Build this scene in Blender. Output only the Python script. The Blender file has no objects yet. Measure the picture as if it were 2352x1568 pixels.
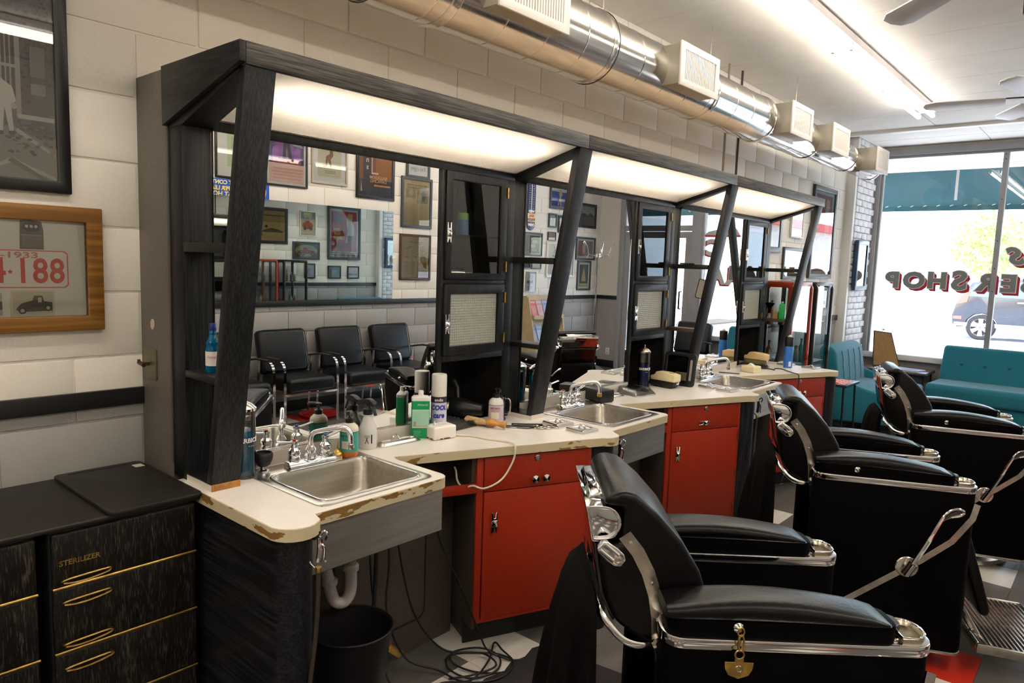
import bpy, bmesh, math, random
from mathutils import Matrix, Vector
random.seed(7)
S = bpy.context.scene
COL = S.collection
PI = math.pi
R = math.radians
# ---------------------------------------------------------------- camera
cam_d = bpy.data.cameras.new('camera'); cam = bpy.data.objects.new('camera', cam_d); COL.objects.link(cam)
_yaw, _pit, _rol = R(-40.8005), R(-6.2871), R(1.9762)
_f = Vector((math.sin(_yaw)*math.cos(_pit), math.cos(_yaw)*math.cos(_pit), math.sin(_pit)))
_r = Vector((math.cos(_yaw), -math.sin(_yaw), 0)); _u = _r.cross(_f)
_rr = _r*math.cos(_rol) + _u*math.sin(_rol); _uu = -_r*math.sin(_rol) + _u*math.cos(_rol)
_m = Matrix((( _rr.x, _uu.x, -_f.x, 2.5377), (_rr.y, _uu.y, -_f.y, -1.0052), (_rr.z, _uu.z, -_f.z, 1.5828), (0, 0, 0, 1)))
cam.matrix_world = _m
cam_d.sensor_width = 36; cam_d.sensor_fit = 'HORIZONTAL'; cam_d.lens = 1640.6/2352*36
cam_d.clip_start = .05; cam_d.clip_end = 300
S.camera = cam
# ---------------------------------------------------------------- world, sun, exposure
W = bpy.data.worlds.new('world'); S.world = W; W.use_nodes = True
_n = W.node_tree.nodes; _l = W.node_tree.links
_bg = _n.get('Background') or _n.new('ShaderNodeBackground')
_sky = _n.new('ShaderNodeTexSky'); _sky.sky_type = 'NISHITA'; _sky.sun_disc = False
_sky.sun_elevation = R(52); _sky.sun_rotation = R(200); _sky.air_density = 1.0; _sky.dust_density = 2.0
_l.new(_sky.outputs[0], _bg.inputs[0]); _bg.inputs[1].default_value = .8
sun_d = bpy.data.lights.new('sun', 'SUN'); sun_d.energy = 8.0; sun_d.angle = R(.6); sun_d.color = (1, .96, .9)
sun = bpy.data.objects.new('sun', sun_d); COL.objects.link(sun); sun.location = (3, 14, 20)
sun.rotation_euler = (R(40), 0, R(200))
S.view_settings.view_transform = 'Standard'; S.view_settings.look = 'None'
S.view_settings.gamma = 1; S.view_settings.use_curve_mapping = False
S.view_settings.exposure = 1.1
S.cycles.sample_clamp_indirect = 6.0
S.cycles.max_bounces = 12; S.cycles.diffuse_bounces = 4; S.cycles.glossy_bounces = 6
S.cycles.transparent_max_bounces = 16
S.cycles.caustics_reflective = False; S.cycles.caustics_refractive = False
TUBE = 11.0       # strength of the ceiling fluorescent tubes
PANEL = 24.0     # strength of the tubes inside the station canopies

# ---------------------------------------------------------------- materials
MATS = {}
def _nodes(name):
    m = bpy.data.materials.new(name); m.use_nodes = True
    nt = m.node_tree; b = nt.nodes['Principled BSDF']; MATS[name] = m
    return m, nt, b
def mat(name, col, rough=.5, metal=0., vary=0., vscale=8., bump=0., bscale=60., coat=0., spec=.5, stretch=None, trans=0., ior=1.45, col2=None, emit=0., sheen=0.):
    """plain procedural material: base colour with noise variation and noise bump in object space"""
    if name in MATS: return MATS[name]
    m, nt, b = _nodes(name); N, L = nt.nodes, nt.links
    b.inputs['Base Color'].default_value = (*col, 1); b.inputs['Roughness'].default_value = rough
    b.inputs['Metallic'].default_value = metal; b.inputs['Coat Weight'].default_value = coat
    b.inputs['Specular IOR Level'].default_value = spec; b.inputs['IOR'].default_value = ior
    b.inputs['Transmission Weight'].default_value = trans
    if sheen: b.inputs['Sheen Weight'].default_value = sheen
    if emit:
        b.inputs['Emission Color'].default_value = (*col, 1); b.inputs['Emission Strength'].default_value = emit
    if vary or bump or col2:
        tc = N.new('ShaderNodeTexCoord'); mp = N.new('ShaderNodeMapping'); L.new(tc.outputs['Object'], mp.inputs[0])
        if stretch: mp.inputs['Scale'].default_value = stretch
        if vary or col2:
            no = N.new('ShaderNodeTexNoise'); no.inputs['Scale'].default_value = vscale; no.inputs['Detail'].default_value = 5
            L.new(mp.outputs[0], no.inputs[0])
            mx = N.new('ShaderNodeMix'); mx.data_type = 'RGBA'
            c2 = col2 or tuple(min(1, c*(1+vary)) for c in col); c1 = col if col2 else tuple(c*(1-vary) for c in col)
            mx.inputs[6].default_value = (*c1, 1); mx.inputs[7].default_value = (*c2, 1)
            cr = N.new('ShaderNodeMapRange'); cr.inputs[1].default_value = .35; cr.inputs[2].default_value = .65
            L.new(no.outputs[0], cr.inputs[0]); L.new(cr.outputs[0], mx.inputs[0]); L.new(mx.outputs[2], b.inputs['Base Color'])
        if bump:
            nb = N.new('ShaderNodeTexNoise'); nb.inputs['Scale'].default_value = bscale; nb.inputs['Detail'].default_value = 4
            L.new(mp.outputs[0], nb.inputs[0])
            bp = N.new('ShaderNodeBump'); bp.inputs['Strength'].default_value = bump; bp.inputs['Distance'].default_value = .01
            L.new(nb.outputs[0], bp.inputs['Height']); L.new(bp.outputs[0], b.inputs['Normal'])
    return m
def streak(name, c1, c2, axis, rough=.45, fine=260., bump=.08, stretch=.03, lo=.42, hi=.72):
    """brushed, streaky wood or laminate: noise stretched along one axis"""
    sc = [1., 1., 1.]; sc['xyz'.index(axis)] = stretch
    m, nt, b = _nodes(name); N, L = nt.nodes, nt.links
    b.inputs['Roughness'].default_value = rough; b.inputs['Specular IOR Level'].default_value = .28
    tc = N.new('ShaderNodeTexCoord'); mp = N.new('ShaderNodeMapping'); mp.inputs['Scale'].default_value = sc
    L.new(tc.outputs['Object'], mp.inputs[0])
    no = N.new('ShaderNodeTexNoise'); no.inputs['Scale'].default_value = fine; no.inputs['Detail'].default_value = 4
    n2 = N.new('ShaderNodeTexNoise'); n2.inputs['Scale'].default_value = fine*.12; n2.inputs['Detail'].default_value = 3
    L.new(mp.outputs[0], no.inputs[0]); L.new(mp.outputs[0], n2.inputs[0])
    ad = N.new('ShaderNodeMix'); ad.inputs[0].default_value = .22; L.new(no.outputs[0], ad.inputs[2]); L.new(n2.outputs[0], ad.inputs[3])
    cr = N.new('ShaderNodeMapRange'); cr.inputs[1].default_value = lo; cr.inputs[2].default_value = hi; L.new(ad.outputs[0], cr.inputs[0])
    mx = N.new('ShaderNodeMix'); mx.data_type = 'RGBA'; mx.inputs[6].default_value = (*c1, 1); mx.inputs[7].default_value = (*c2, 1)
    L.new(cr.outputs[0], mx.inputs[0]); L.new(mx.outputs[2], b.inputs['Base Color'])
    bp = N.new('ShaderNodeBump'); bp.inputs['Strength'].default_value = bump; bp.inputs['Distance'].default_value = .004
    L.new(no.outputs[0], bp.inputs['Height']); L.new(bp.outputs[0], b.inputs['Normal'])
    return m
def thin_glass(name, tint=(1, 1, 1), rough=.0, ior=1.5, bumps=None, boost=1.0):
    """single sheet of glass: clear with a Fresnel reflection"""
    m = bpy.data.materials.new(name); m.use_nodes = True; nt = m.node_tree; N, L = nt.nodes, nt.links; N.clear(); MATS[name] = m
    o = N.new('ShaderNodeOutputMaterial'); t = N.new('ShaderNodeBsdfTransparent'); t.inputs[0].default_value = (*tint, 1)
    g = N.new('ShaderNodeBsdfGlossy'); g.inputs['Roughness'].default_value = rough
    f = N.new('ShaderNodeFresnel'); f.inputs[0].default_value = ior; mu = N.new('ShaderNodeMath'); mu.operation = 'MULTIPLY'; mu.inputs[1].default_value = 1.7*boost; mu.use_clamp = True
    L.new(f.outputs[0], mu.inputs[0]); mx = N.new('ShaderNodeMixShader'); L.new(mu.outputs[0], mx.inputs[0]); L.new(t.outputs[0], mx.inputs[1]); L.new(g.outputs[0], mx.inputs[2])
    L.new(mx.outputs[0], o.inputs[0])
    return m
def emitter(name, col, k):
    m = bpy.data.materials.new(name); m.use_nodes = True; nt = m.node_tree; N, L = nt.nodes, nt.links; N.clear(); MATS[name] = m
    o = N.new('ShaderNodeOutputMaterial'); e = N.new('ShaderNodeEmission'); e.inputs[0].default_value = (*col, 1); e.inputs[1].default_value = k
    L.new(e.outputs[0], o.inputs[0]); return m
def flat(col, rough=.55):
    k = 'print_%02x%02x%02x' % tuple(int(max(0, min(1, c))*255) for c in col)
    return MATS.get(k) or mat(k, col, rough)

def wall_paint():
    """block wall: cream above the black rail, grey below, with fine pitting"""
    m, nt, b = _nodes('wall_paint'); N, L = nt.nodes, nt.links
    b.inputs['Roughness'].default_value = .6
    g = N.new('ShaderNodeNewGeometry'); sx = N.new('ShaderNodeSeparateXYZ'); L.new(g.outputs['Position'], sx.inputs[0])
    gt = N.new('ShaderNodeMath'); gt.operation = 'GREATER_THAN'; gt.inputs[1].default_value = 1.09; L.new(sx.outputs[2], gt.inputs[0])
    no = N.new('ShaderNodeTexNoise'); no.inputs['Scale'].default_value = 2.5; no.inputs['Detail'].default_value = 6; L.new(g.outputs['Position'], no.inputs[0])
    up = N.new('ShaderNodeMix'); up.data_type = 'RGBA'; up.inputs[6].default_value = (.76, .72, .645, 1); up.inputs[7].default_value = (.83, .79, .715, 1); L.new(no.outputs[0], up.inputs[0])
    lo = N.new('ShaderNodeMix'); lo.data_type = 'RGBA'; lo.inputs[6].default_value = (.35, .34, .32, 1); lo.inputs[7].default_value = (.41, .40, .38, 1); L.new(no.outputs[0], lo.inputs[0])
    mx = N.new('ShaderNodeMix'); mx.data_type = 'RGBA'; L.new(gt.outputs[0], mx.inputs[0]); L.new(lo.outputs[2], mx.inputs[6]); L.new(up.outputs[2], mx.inputs[7]); L.new(mx.outputs[2], b.inputs['Base Color'])
    n1 = N.new('ShaderNodeTexNoise'); n1.inputs['Scale'].default_value = 45; n1.inputs['Detail'].default_value = 5; L.new(g.outputs['Position'], n1.inputs[0])
    n2 = N.new('ShaderNodeTexNoise'); n2.inputs['Scale'].default_value = 130; L.new(g.outputs['Position'], n2.inputs[0])
    mr = N.new('ShaderNodeMapRange'); mr.inputs[1].default_value = .62; mr.inputs[2].default_value = .72; L.new(n2.outputs[0], mr.inputs[0])
    sb = N.new('ShaderNodeMath'); sb.operation = 'SUBTRACT'; L.new(n1.outputs[0], sb.inputs[0]); L.new(mr.outputs[0], sb.inputs[1])
    bp = N.new('ShaderNodeBump'); bp.inputs['Strength'].default_value = .28; bp.inputs['Distance'].default_value = .006; L.new(sb.outputs[0], bp.inputs['Height']); L.new(bp.outputs[0], b.inputs['Normal'])
    return m
def edge_band():
    """counter edging: cream laminate chipped away to brown wood"""
    m, nt, b = _nodes('edge_band'); N, L = nt.nodes, nt.links; b.inputs['Roughness'].default_value = .5
    g = N.new('ShaderNodeNewGeometry'); mp = N.new('ShaderNodeMapping'); mp.inputs['Scale'].default_value = (9, 9, 30); L.new(g.outputs['Position'], mp.inputs[0])
    no = N.new('ShaderNodeTexNoise'); no.inputs['Scale'].default_value = 1.0; no.inputs['Detail'].default_value = 5; L.new(mp.outputs[0], no.inputs[0])
    # wear falls off along the counter: the first station is the most chipped
    sx = N.new('ShaderNodeSeparateXYZ'); L.new(g.outputs['Position'], sx.inputs[0])
    wr = N.new('ShaderNodeMapRange'); wr.inputs[1].default_value = 0; wr.inputs[2].default_value = 3.2; wr.inputs[3].default_value = .57; wr.inputs[4].default_value = .72; L.new(sx.outputs[1], wr.inputs[0])
    gt = N.new('ShaderNodeMath'); gt.operation = 'GREATER_THAN'; L.new(no.outputs[0], gt.inputs[0]); L.new(wr.outputs[0], gt.inputs[1])
    n2 = N.new('ShaderNodeTexNoise'); n2.inputs['Scale'].default_value = 60; L.new(g.outputs['Position'], n2.inputs[0])
    br = N.new('ShaderNodeMix'); br.data_type = 'RGBA'; br.inputs[6].default_value = (.17, .085, .022, 1); br.inputs[7].default_value = (.33, .18, .05, 1); L.new(n2.outputs[0], br.inputs[0])
    mx = N.new('ShaderNodeMix'); mx.data_type = 'RGBA'; mx.inputs[6].default_value = (.62, .53, .34, 1); L.new(br.outputs[2], mx.inputs[7]); L.new(gt.outputs[0], mx.inputs[0]); L.new(mx.outputs[2], b.inputs['Base Color'])
    return m
def light_panel_mat():
    """pebbled translucent plastic lit by the tube behind it"""
    m = bpy.data.materials.new('light_panel'); m.use_nodes = True; nt = m.node_tree; N, L = nt.nodes, nt.links; N.clear(); MATS['light_panel'] = m
    o = N.new('ShaderNodeOutputMaterial'); t = N.new('ShaderNodeBsdfTranslucent'); t.inputs[0].default_value = (.92, .88, .82, 1)
    d = N.new('ShaderNodeBsdfDiffuse'); d.inputs[0].default_value = (.85, .82, .78, 1)
    g = N.new('ShaderNodeTexCoord'); no = N.new('ShaderNodeTexNoise'); no.inputs['Scale'].default_value = 160; no.inputs['Detail'].default_value = 2; L.new(g.outputs['Object'], no.inputs[0])
    bp = N.new('ShaderNodeBump'); bp.inputs['Strength'].default_value = .8; bp.inputs['Distance'].default_value = .01; L.new(no.outputs[0], bp.inputs['Height'])
    L.new(bp.outputs[0], t.inputs['Normal']); L.new(bp.outputs[0], d.inputs['Normal'])
    mx = N.new('ShaderNodeMixShader'); mx.inputs[0].default_value = .25; L.new(t.outputs[0], mx.inputs[1]); L.new(d.outputs[0], mx.inputs[2])
    L.new(mx.outputs[0], o.inputs[0]); return m

PAINT = wall_paint(); EDGE = edge_band(); LPANEL = light_panel_mat()
MORTAR = mat('mortar', (.62, .59, .53), .8, vary=.06, vscale=6)
RAILB = mat('black_rail', (.012, .012, .013), .4)
BLKZ = streak('black_wood_z', (.0025, .003, .0035), (.030, .031, .034), 'z')
BLKY = streak('black_wood_y', (.030, .028, .025), (.150, .138, .120), 'y')
BLKX = streak('black_wood_x', (.006, .006, .006), (.036, .034, .030), 'x')
SLATE = streak('dark_laminate', (.004, .0045, .006), (.028, .029, .035), 'x', .4, 160)
TAUPE = mat('taupe_panel', (.135, .118, .098), .5, vary=.10, vscale=90)
DARKIN = mat('dark_interior', (.016, .014, .012), .6, vary=.3, vscale=12)
KNEE = mat('knee_panel', (.085, .066, .052), .55, vary=.12, vscale=70)
RED = mat('red_laminate', (.36, .026, .007), .42, vary=.10, vscale=160)
REDC = mat('red_case', (.40, .055, .020), .3)
WHITE = mat('white_laminate', (.74, .70, .64), .28, vary=.02, vscale=20)
SPLASH = mat('splash_laminate', (.68, .62, .55), .35, vary=.03, vscale=20)
BASIN = mat('stainless_basin', (.40, .37, .32), .30, 1., vary=.08, vscale=60, stretch=(1, .05, 1), bump=.03, bscale=200)
STEEL = mat('stainless', (.60, .58, .54), .27, 1., vary=.05, vscale=60, stretch=(1, .05, 1), bump=.02, bscale=200)
STEELD = mat('stainless_apron', (.58, .56, .53), .40, .9, vary=.10, vscale=20, stretch=(1, .15, 3), bump=.02, bscale=200)
CHROME = mat('chrome', (.80, .80, .82), .07, 1.)
CHROMER = mat('worn_chrome', (.60, .56, .50), .22, 1., vary=.15, vscale=40)
BRASS = mat('brass', (.55, .36, .10), .3, 1., vary=.2, vscale=50)
LEATHER = mat('black_leather', (.0022, .0016, .002), .33, bump=.10, bscale=90, spec=.30)
LEATHB = mat('waiting_leather', (.003, .004, .006), .36, bump=.12, bscale=30, spec=.42)
SHELL = mat('black_vinyl', (.0010, .0007, .0010), .6, bump=.05, bscale=300, spec=.06)
GLOSSB = mat('gloss_black', (.012, .008, .008), .12, coat=.6)
CLOTHB = mat('black_cloth', (.0035, .003, .003), .9, bump=.2, bscale=400, spec=.1)
RUBBER = mat('black_rubber', (.010, .010, .011), .5)
PLASB = mat('black_plastic', (.012, .012, .013), .35)
PLASW = mat('white_plastic', (.80, .78, .74), .35)
PLASC = mat('cream_plastic', (.78, .68, .42), .35, vary=.04, vscale=30)
TEAL = mat('teal_fabric', (.004, .165, .225), .8, vary=.15, vscale=300, bump=.1, bscale=500, sheen=.3)
OAK = streak('oak', (.17, .075, .015), (.36, .17, .04), 'y', .35, 60)
OAKZ = streak('oak_z', (.17, .075, .015), (.36, .17, .04), 'z', .35, 60)
PLY = mat('plywood_top', (.46, .34, .23), .6, vary=.15, vscale=6)
BLKFR = mat('black_frame', (.010, .009, .008), .35)
GREYFR = mat('slate_frame', (.045, .055, .060), .4)
WALNUT = mat('walnut_frame', (.055, .022, .010), .35, vary=.3, vscale=30)
WHFR = mat('white_frame', (.75, .73, .68), .4)
BEIGEFR = mat('beige_frame', (.42, .38, .29), .4)
MIRROR = mat('mirror_silver', (.90, .905, .90), .0, 1.)
MIRROR2 = mat('mirror_green', (.70, .80, .79), .0, 1.)
GALV = mat('galvanised', (.66, .64, .60), .16, 1., vary=.06, vscale=3, stretch=(1, .1, 1), bump=.015, bscale=25)
GALVB = mat('galvanised_box', (.34, .32, .26), .45, .55, vary=.10, vscale=5)
VENTW = mat('vent_white', (.60, .57, .53), .5)
CEILM = mat('ceiling_board', (.80, .78, .74), .75, vary=.03, vscale=4, bump=.05, bscale=120)
FRAMEG = mat('window_frame_grey', (.36, .36, .37), .5, vary=.05, vscale=5)
PAINTW = mat('white_paint', (.80, .79, .76), .5)
BRICKP = mat('painted_brick', (.66, .66, .67), .6, vary=.10, vscale=9, bump=.3, bscale=60)
TILEG = mat('tile_grey', (.115, .105, .095), .40, vary=.20, vscale=14, stretch=(1, .12, 1))
TILEW = mat('tile_white', (.66, .62, .55), .40, vary=.07, vscale=22, stretch=(1, .1, 1))
TILER = mat('tile_red', (.52, .025, .012), .40, vary=.08, vscale=14)
RUG = mat('dark_rug', (.020, .016, .018), .95, vary=.3, vscale=200, bump=.4, bscale=500)
GLASS = thin_glass('window_glass', (.97, .99, .98))
PGLASS = thin_glass('picture_glass', (.97, .97, .96), boost=.9)
DGLASS = thin_glass('door_glass', (.88, .90, .89), boost=1.0)
CLEARP = thin_glass('smoke_plastic', (.80, .79, .77), .12)
CLEARV = thin_glass('clear_vessel', (.90, .92, .92), .02)
BLUEV = mat('blue_liquid', (.0, .22, .42), .05, trans=.55, ior=1.33)
BLUED = mat('dark_blue_liquid', (.012, .02, .16), .1, trans=.2, ior=1.33)
def ribbed_glass():
    m, nt, b = _nodes('ribbed_glass'); N, L = nt.nodes, nt.links
    b.inputs['Base Color'].default_value = (.42, .44, .38, 1); b.inputs['Roughness'].default_value = .2
    return m
RIB = ribbed_glass()
TUBEM = emitter('tube_glow', (1, .91, .79), TUBE)
PTUBEM = emitter('canopy_tube_glow', (1, .915, .82), PANEL)
# ---------------------------------------------------------------- mesh helpers
class MB:
    """collects boxes, prisms, tubes and lathes; build() links them as ONE mesh object"""
    def __init__(s): s.v = []; s.f = []
    def add(s, vs, fs, M=None):
        o = len(s.v)
        s.v += [tuple(M @ Vector(p)) if M is not None else tuple(p) for p in vs]
        s.f += [[i+o for i in f] for f in fs]; return s
    def box(s, x0, y0, z0, x1, y1, z1, M=None):
        v = [(x, y, z) for x in (x0, x1) for y in (y0, y1) for z in (z0, z1)]
        return s.add(v, [(0, 1, 3, 2), (4, 6, 7, 5), (0, 4, 5, 1), (2, 3, 7, 6), (0, 2, 6, 4), (1, 5, 7, 3)], M)
    def cbox(s, c, d, M=None):
        return s.box(c[0]-d[0]/2, c[1]-d[1]/2, c[2]-d[2]/2, c[0]+d[0]/2, c[1]+d[1]/2, c[2]+d[2]/2, M)
    def prism(s, pts, a, b, ax='z', M=None):
        k = {'z': lambda p, h: (p[0], p[1], h), 'y': lambda p, h: (p[0], h, p[1]), 'x': lambda p, h: (h, p[0], p[1])}[ax]
        n = len(pts); v = [k(p, a) for p in pts] + [k(p, b) for p in pts]
        return s.add(v, [list(range(n))[::-1], list(range(n, 2*n))] + [(i, (i+1) % n, (i+1) % n+n, i+n) for i in range(n)], M)
    def ring(s, out, inn, a, b, ax='z', M=None):
        k = {'z': lambda p, h: (p[0], p[1], h), 'y': lambda p, h: (p[0], h, p[1]), 'x': lambda p, h: (h, p[0], p[1])}[ax]
        n = len(out); v = [k(p, h) for h in (a, b) for l in (out, inn) for p in l]; f = []
        for i in range(n):
            j = (i+1) % n
            f += [(i, j, j+n, i+n), (i+2*n, i+3*n, j+3*n, j+2*n), (i, i+2*n, j+2*n, j), (i+n, j+n, j+3*n, i+3*n)]
        return s.add(v, f, M)
    def tube(s, path, r, n=8, closed=False, M=None, flat=None):
        P = [Vector(p) for p in path]; m = len(P); v = []; f = []
        up = None
        for i, p in enumerate(P):
            a = P[(i-1) % m] if closed or i else P[i]; b = P[(i+1) % m] if closed or i < m-1 else P[i]
            t = (b-a).normalized() if (b-a).length > 1e-9 else Vector((0, 0, 1))
            if up is None: up = Vector((0, 0, 1)) if abs(t.z) < .9 else Vector((1, 0, 0))
            sd = t.cross(up)
            if sd.length < 1e-6: sd = t.orthogonal()
            sd.normalize(); up = sd.cross(t).normalized()
            rr = r[i] if isinstance(r, (list, tuple)) else r
            for k in range(n):
                an = 2*PI*k/n + PI/n
                ca, sa = math.cos(an), math.sin(an)
                if flat: v.append(p + sd*ca*flat[0] + up*sa*flat[1])
                else: v.append(p + sd*ca*rr + up*sa*rr)
        for i in range(m if closed else m-1):
            j = (i+1) % m
            f += [(i*n+k, i*n+(k+1) % n, j*n+(k+1) % n, j*n+k) for k in range(n)]
        if not closed: f += [list(range(n))[::-1], [(m-1)*n+k for k in range(n)]]
        return s.add(v, f, M)
    def lathe(s, prof, n=20, c=(0, 0, 0), M=None, sx=1., sy=1.):
        v = []; f = []; m = len(prof)
        for r, z in prof:
            for k in range(n): v.append((c[0]+r*math.cos(2*PI*k/n)*sx, c[1]+r*math.sin(2*PI*k/n)*sy, c[2]+z))
        for i in range(m-1):
            f += [(i*n+k, i*n+(k+1) % n, (i+1)*n+(k+1) % n, (i+1)*n+k) for k in range(n)]
        f += [list(range(n))[::-1], [(m-1)*n+k for k in range(n)]]
        return s.add(v, f, M)
    def loft(s, secs, caps=True, closed=True, M=None):
        n = len(secs[0]); v = [p for sec in secs for p in sec]; f = []
        for i in range(len(secs)-1):
            f += [(i*n+k, i*n+(k+1) % n, (i+1)*n+(k+1) % n, (i+1)*n+k) for k in range(n if closed else n-1)]
        if caps: f += [list(range(n))[::-1], [(len(secs)-1)*n+k for k in range(n)]]
        return s.add(v, f, M)
    def mesh(s, name, bevel=0., seg=2, sharp=35, smooth=True, sub=0):
        bm = bmesh.new(); vs = [bm.verts.new(p) for p in s.v]
        for f in s.f:
            try: bm.faces.new([vs[i] for i in f])
            except ValueError: pass
        bmesh.ops.recalc_face_normals(bm, faces=bm.faces)
        if bevel:
            ed = [e for e in bm.edges if len(e.link_faces) == 2 and e.calc_face_angle(0) > R(28)]
            bmesh.ops.bevel(bm, geom=ed, offset=bevel, segments=seg, profile=.5, affect='EDGES', clamp_overlap=True)
        if sub: bmesh.ops.subdivide_edges(bm, edges=bm.edges, cuts=sub, use_grid_fill=True)
        me = bpy.data.meshes.new(name); bm.to_mesh(me); bm.free()
        if smooth:
            me.shade_smooth(); me.set_sharp_from_angle(angle=R(sharp))
        return me
    def build(s, name, m, parent=None, bevel=0., seg=2, sharp=35, smooth=True, loc=None, sub=0):
        me = s.mesh(name, bevel, seg, sharp, smooth, sub); me.materials.append(m)
        return link(name, me, parent, loc)
def link(name, me, parent=None, loc=None, rot=None):
    o = bpy.data.objects.new(name, me); COL.objects.link(o); o.parent = parent
    if loc is not None: o.location = loc
    if rot is not None: o.rotation_euler = rot
    return o
def tag(o, label=None, cat=None, group=None, kind=None):
    for k, v in (('label', label), ('category', cat), ('group', group), ('kind', kind)):
        if v: o[k] = v
    return o
def thing(name, label, cat, loc=(0, 0, 0), rotz=0., group=None, kind=None):
    o = bpy.data.objects.new(name, None); COL.objects.link(o); o.empty_display_size = .05
    o.location = loc; o.rotation_euler = (0, 0, rotz)
    return tag(o, label, cat, group, kind)
def copy_tree(o, parent=None, loc=None, rotz=None, label=None):
    c = o.copy(); COL.objects.link(c); c.parent = parent
    if loc is not None: c.location = loc
    if rotz is not None: c.rotation_euler = (0, 0, rotz)
    if label: c['label'] = label
    for ch in list(o.children): copy_tree(ch, c)
    return c
def struct(o): o['kind'] = 'structure'; return o
def box(name, m, parent, x0, y0, z0, x1, y1, z1, bevel=0., seg=2):
    return MB().box(x0, y0, z0, x1, y1, z1).build(name, m, parent, bevel, seg)
def arc(cx, cy, r, a0, a1, n=6):
    return [(cx+r*math.cos(R(a0+(a1-a0)*i/n)), cy+r*math.sin(R(a0+(a1-a0)*i/n))) for i in range(n+1)]
def rrect(x0, y0, x1, y1, r, n=4):
    return arc(x1-r, y0+r, r, -90, 0, n)+arc(x1-r, y1-r, r, 0, 90, n)+arc(x0+r, y1-r, r, 90, 180, n)+arc(x0+r, y0+r, r, 180, 270, n)
def smooth_path(pts, k=6):
    """Catmull-Rom through the points"""
    P = [Vector(p) for p in pts]; P = [P[0]*2-P[1]]+P+[P[-1]*2-P[-2]]; out = []
    for i in range(1, len(P)-2):
        for j in range(k):
            t = j/k
            out.append(.5*((2*P[i])+(P[i+1]-P[i-1])*t+(2*P[i-1]-5*P[i]+4*P[i+1]-P[i+2])*t*t+(3*P[i]-P[i-1]-3*P[i+1]+P[i+2])*t**3))
    out.append(P[-2]); return out
# facing matrices: x = reading direction, y = up, z = out of the surface
def face(origin, side):
    X, Z = {'+x': ((0, 1, 0), (1, 0, 0)), '-x': ((0, -1, 0), (-1, 0, 0)), '+y': ((-1, 0, 0), (0, 1, 0)), '-y': ((1, 0, 0), (0, -1, 0))}[side]
    M = Matrix.Identity(4)
    for i in range(3): M[i][0] = X[i]; M[i][1] = (0, 0, 1)[i]; M[i][2] = Z[i]; M[i][3] = origin[i]
    return M
def text_mesh(s, size=1., extrude=0., bold=0., align='CENTER', shear=0., sx=1.):
    cu = bpy.data.curves.new('lettering', 'FONT'); cu.body = s; cu.size = size; cu.extrude = extrude; cu.offset = bold
    cu.align_x = align; cu.align_y = 'CENTER'; cu.shear = shear; cu.resolution_u = 3
    o = bpy.data.objects.new('tmp', cu); COL.objects.link(o)
    me = bpy.data.meshes.new_from_object(o.evaluated_get(bpy.context.evaluated_depsgraph_get()))
    bpy.data.objects.remove(o); bpy.data.curves.remove(cu)
    if sx != 1.:
        for v in me.vertices: v.co.x *= sx
    return me
def text(s, size, m, parent, M, extrude=.0004, bold=0., align='CENTER', shear=0., sx=1., name='lettering'):
    me = text_mesh(s, size, extrude, bold, align, shear, sx); me.transform(M); me.name = name
    me.materials.clear(); me.materials.append(m); return link(name, me, parent)
# art: flat print in panel coordinates u (to the viewer's right 0..1), v (up 0..1)
class Art:
    def __init__(s, w, h): s.w, s.h, s.k = w, h, 0; s.items = []
    def r(s, u0, v0, u1, v1, c): return s.p([(u0, v0), (u1, v0), (u1, v1), (u0, v1)], c)
    def e(s, u, v, ru, rv, c, n=14): return s.p([(u+ru*math.cos(2*PI*i/n), v+rv*math.sin(2*PI*i/n)) for i in range(n)], c)
    def p(s, pts, c): s.items.append(([(min(1, max(0, u)), min(1, max(0, v))) for u, v in pts], c)); return s
    def lines(s, u0, u1, v0, v1, n, c, fill=.45, rag=.2):
        for i in range(n):
            v = v0+(v1-v0)*(i+.5)/n; h = (v1-v0)/n*fill/2
            s.r(u0, v-h, u1-(u1-u0)*random.random()*rag, v+h, c)
        return s
    def t(s, txt, u, v, size, c, bold=0., sx=1.): s.items.append(('T', txt, u, v, size, c, bold, sx)); return s
    def build(s, parent, M, name='print', base=None):
        vs, fs, mi, ms = [], [], [], []
        if base: s.items.insert(0, ([(0, 0), (1, 0), (1, 1), (0, 1)], base))
        for k, it in enumerate(s.items):
            c = it[5] if it[0] == 'T' else it[1]; m = flat(c)
            if m not in ms: ms.append(m)
            j = ms.index(m); z = min(.00025, .006/len(s.items))*(k+1)
            if it[0] == 'T':
                me = text_mesh(it[1], it[4]*s.h, 0, it[6], sx=it[7]); o = len(vs)
                vs += [(v.co.x+(it[2]-.5)*s.w, v.co.y+(it[3]-.5)*s.h, z) for v in me.vertices]
                fs += [[i+o for i in p.vertices] for p in me.polygons]; mi += [j]*len(me.polygons); bpy.data.meshes.remove(me)
            else:
                o = len(vs); vs += [((u-.5)*s.w, (v-.5)*s.h, z) for u, v in it[0]]; fs.append(list(range(o, len(vs)))); mi.append(j)
        me = bpy.data.meshes.new(name); me.from_pydata([tuple(M @ Vector(p)) for p in vs], [], fs)
        for m in ms: me.materials.append(m)
        me.polygons.foreach_set('material_index', mi); me.update()
        return link(name, me, parent)
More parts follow.
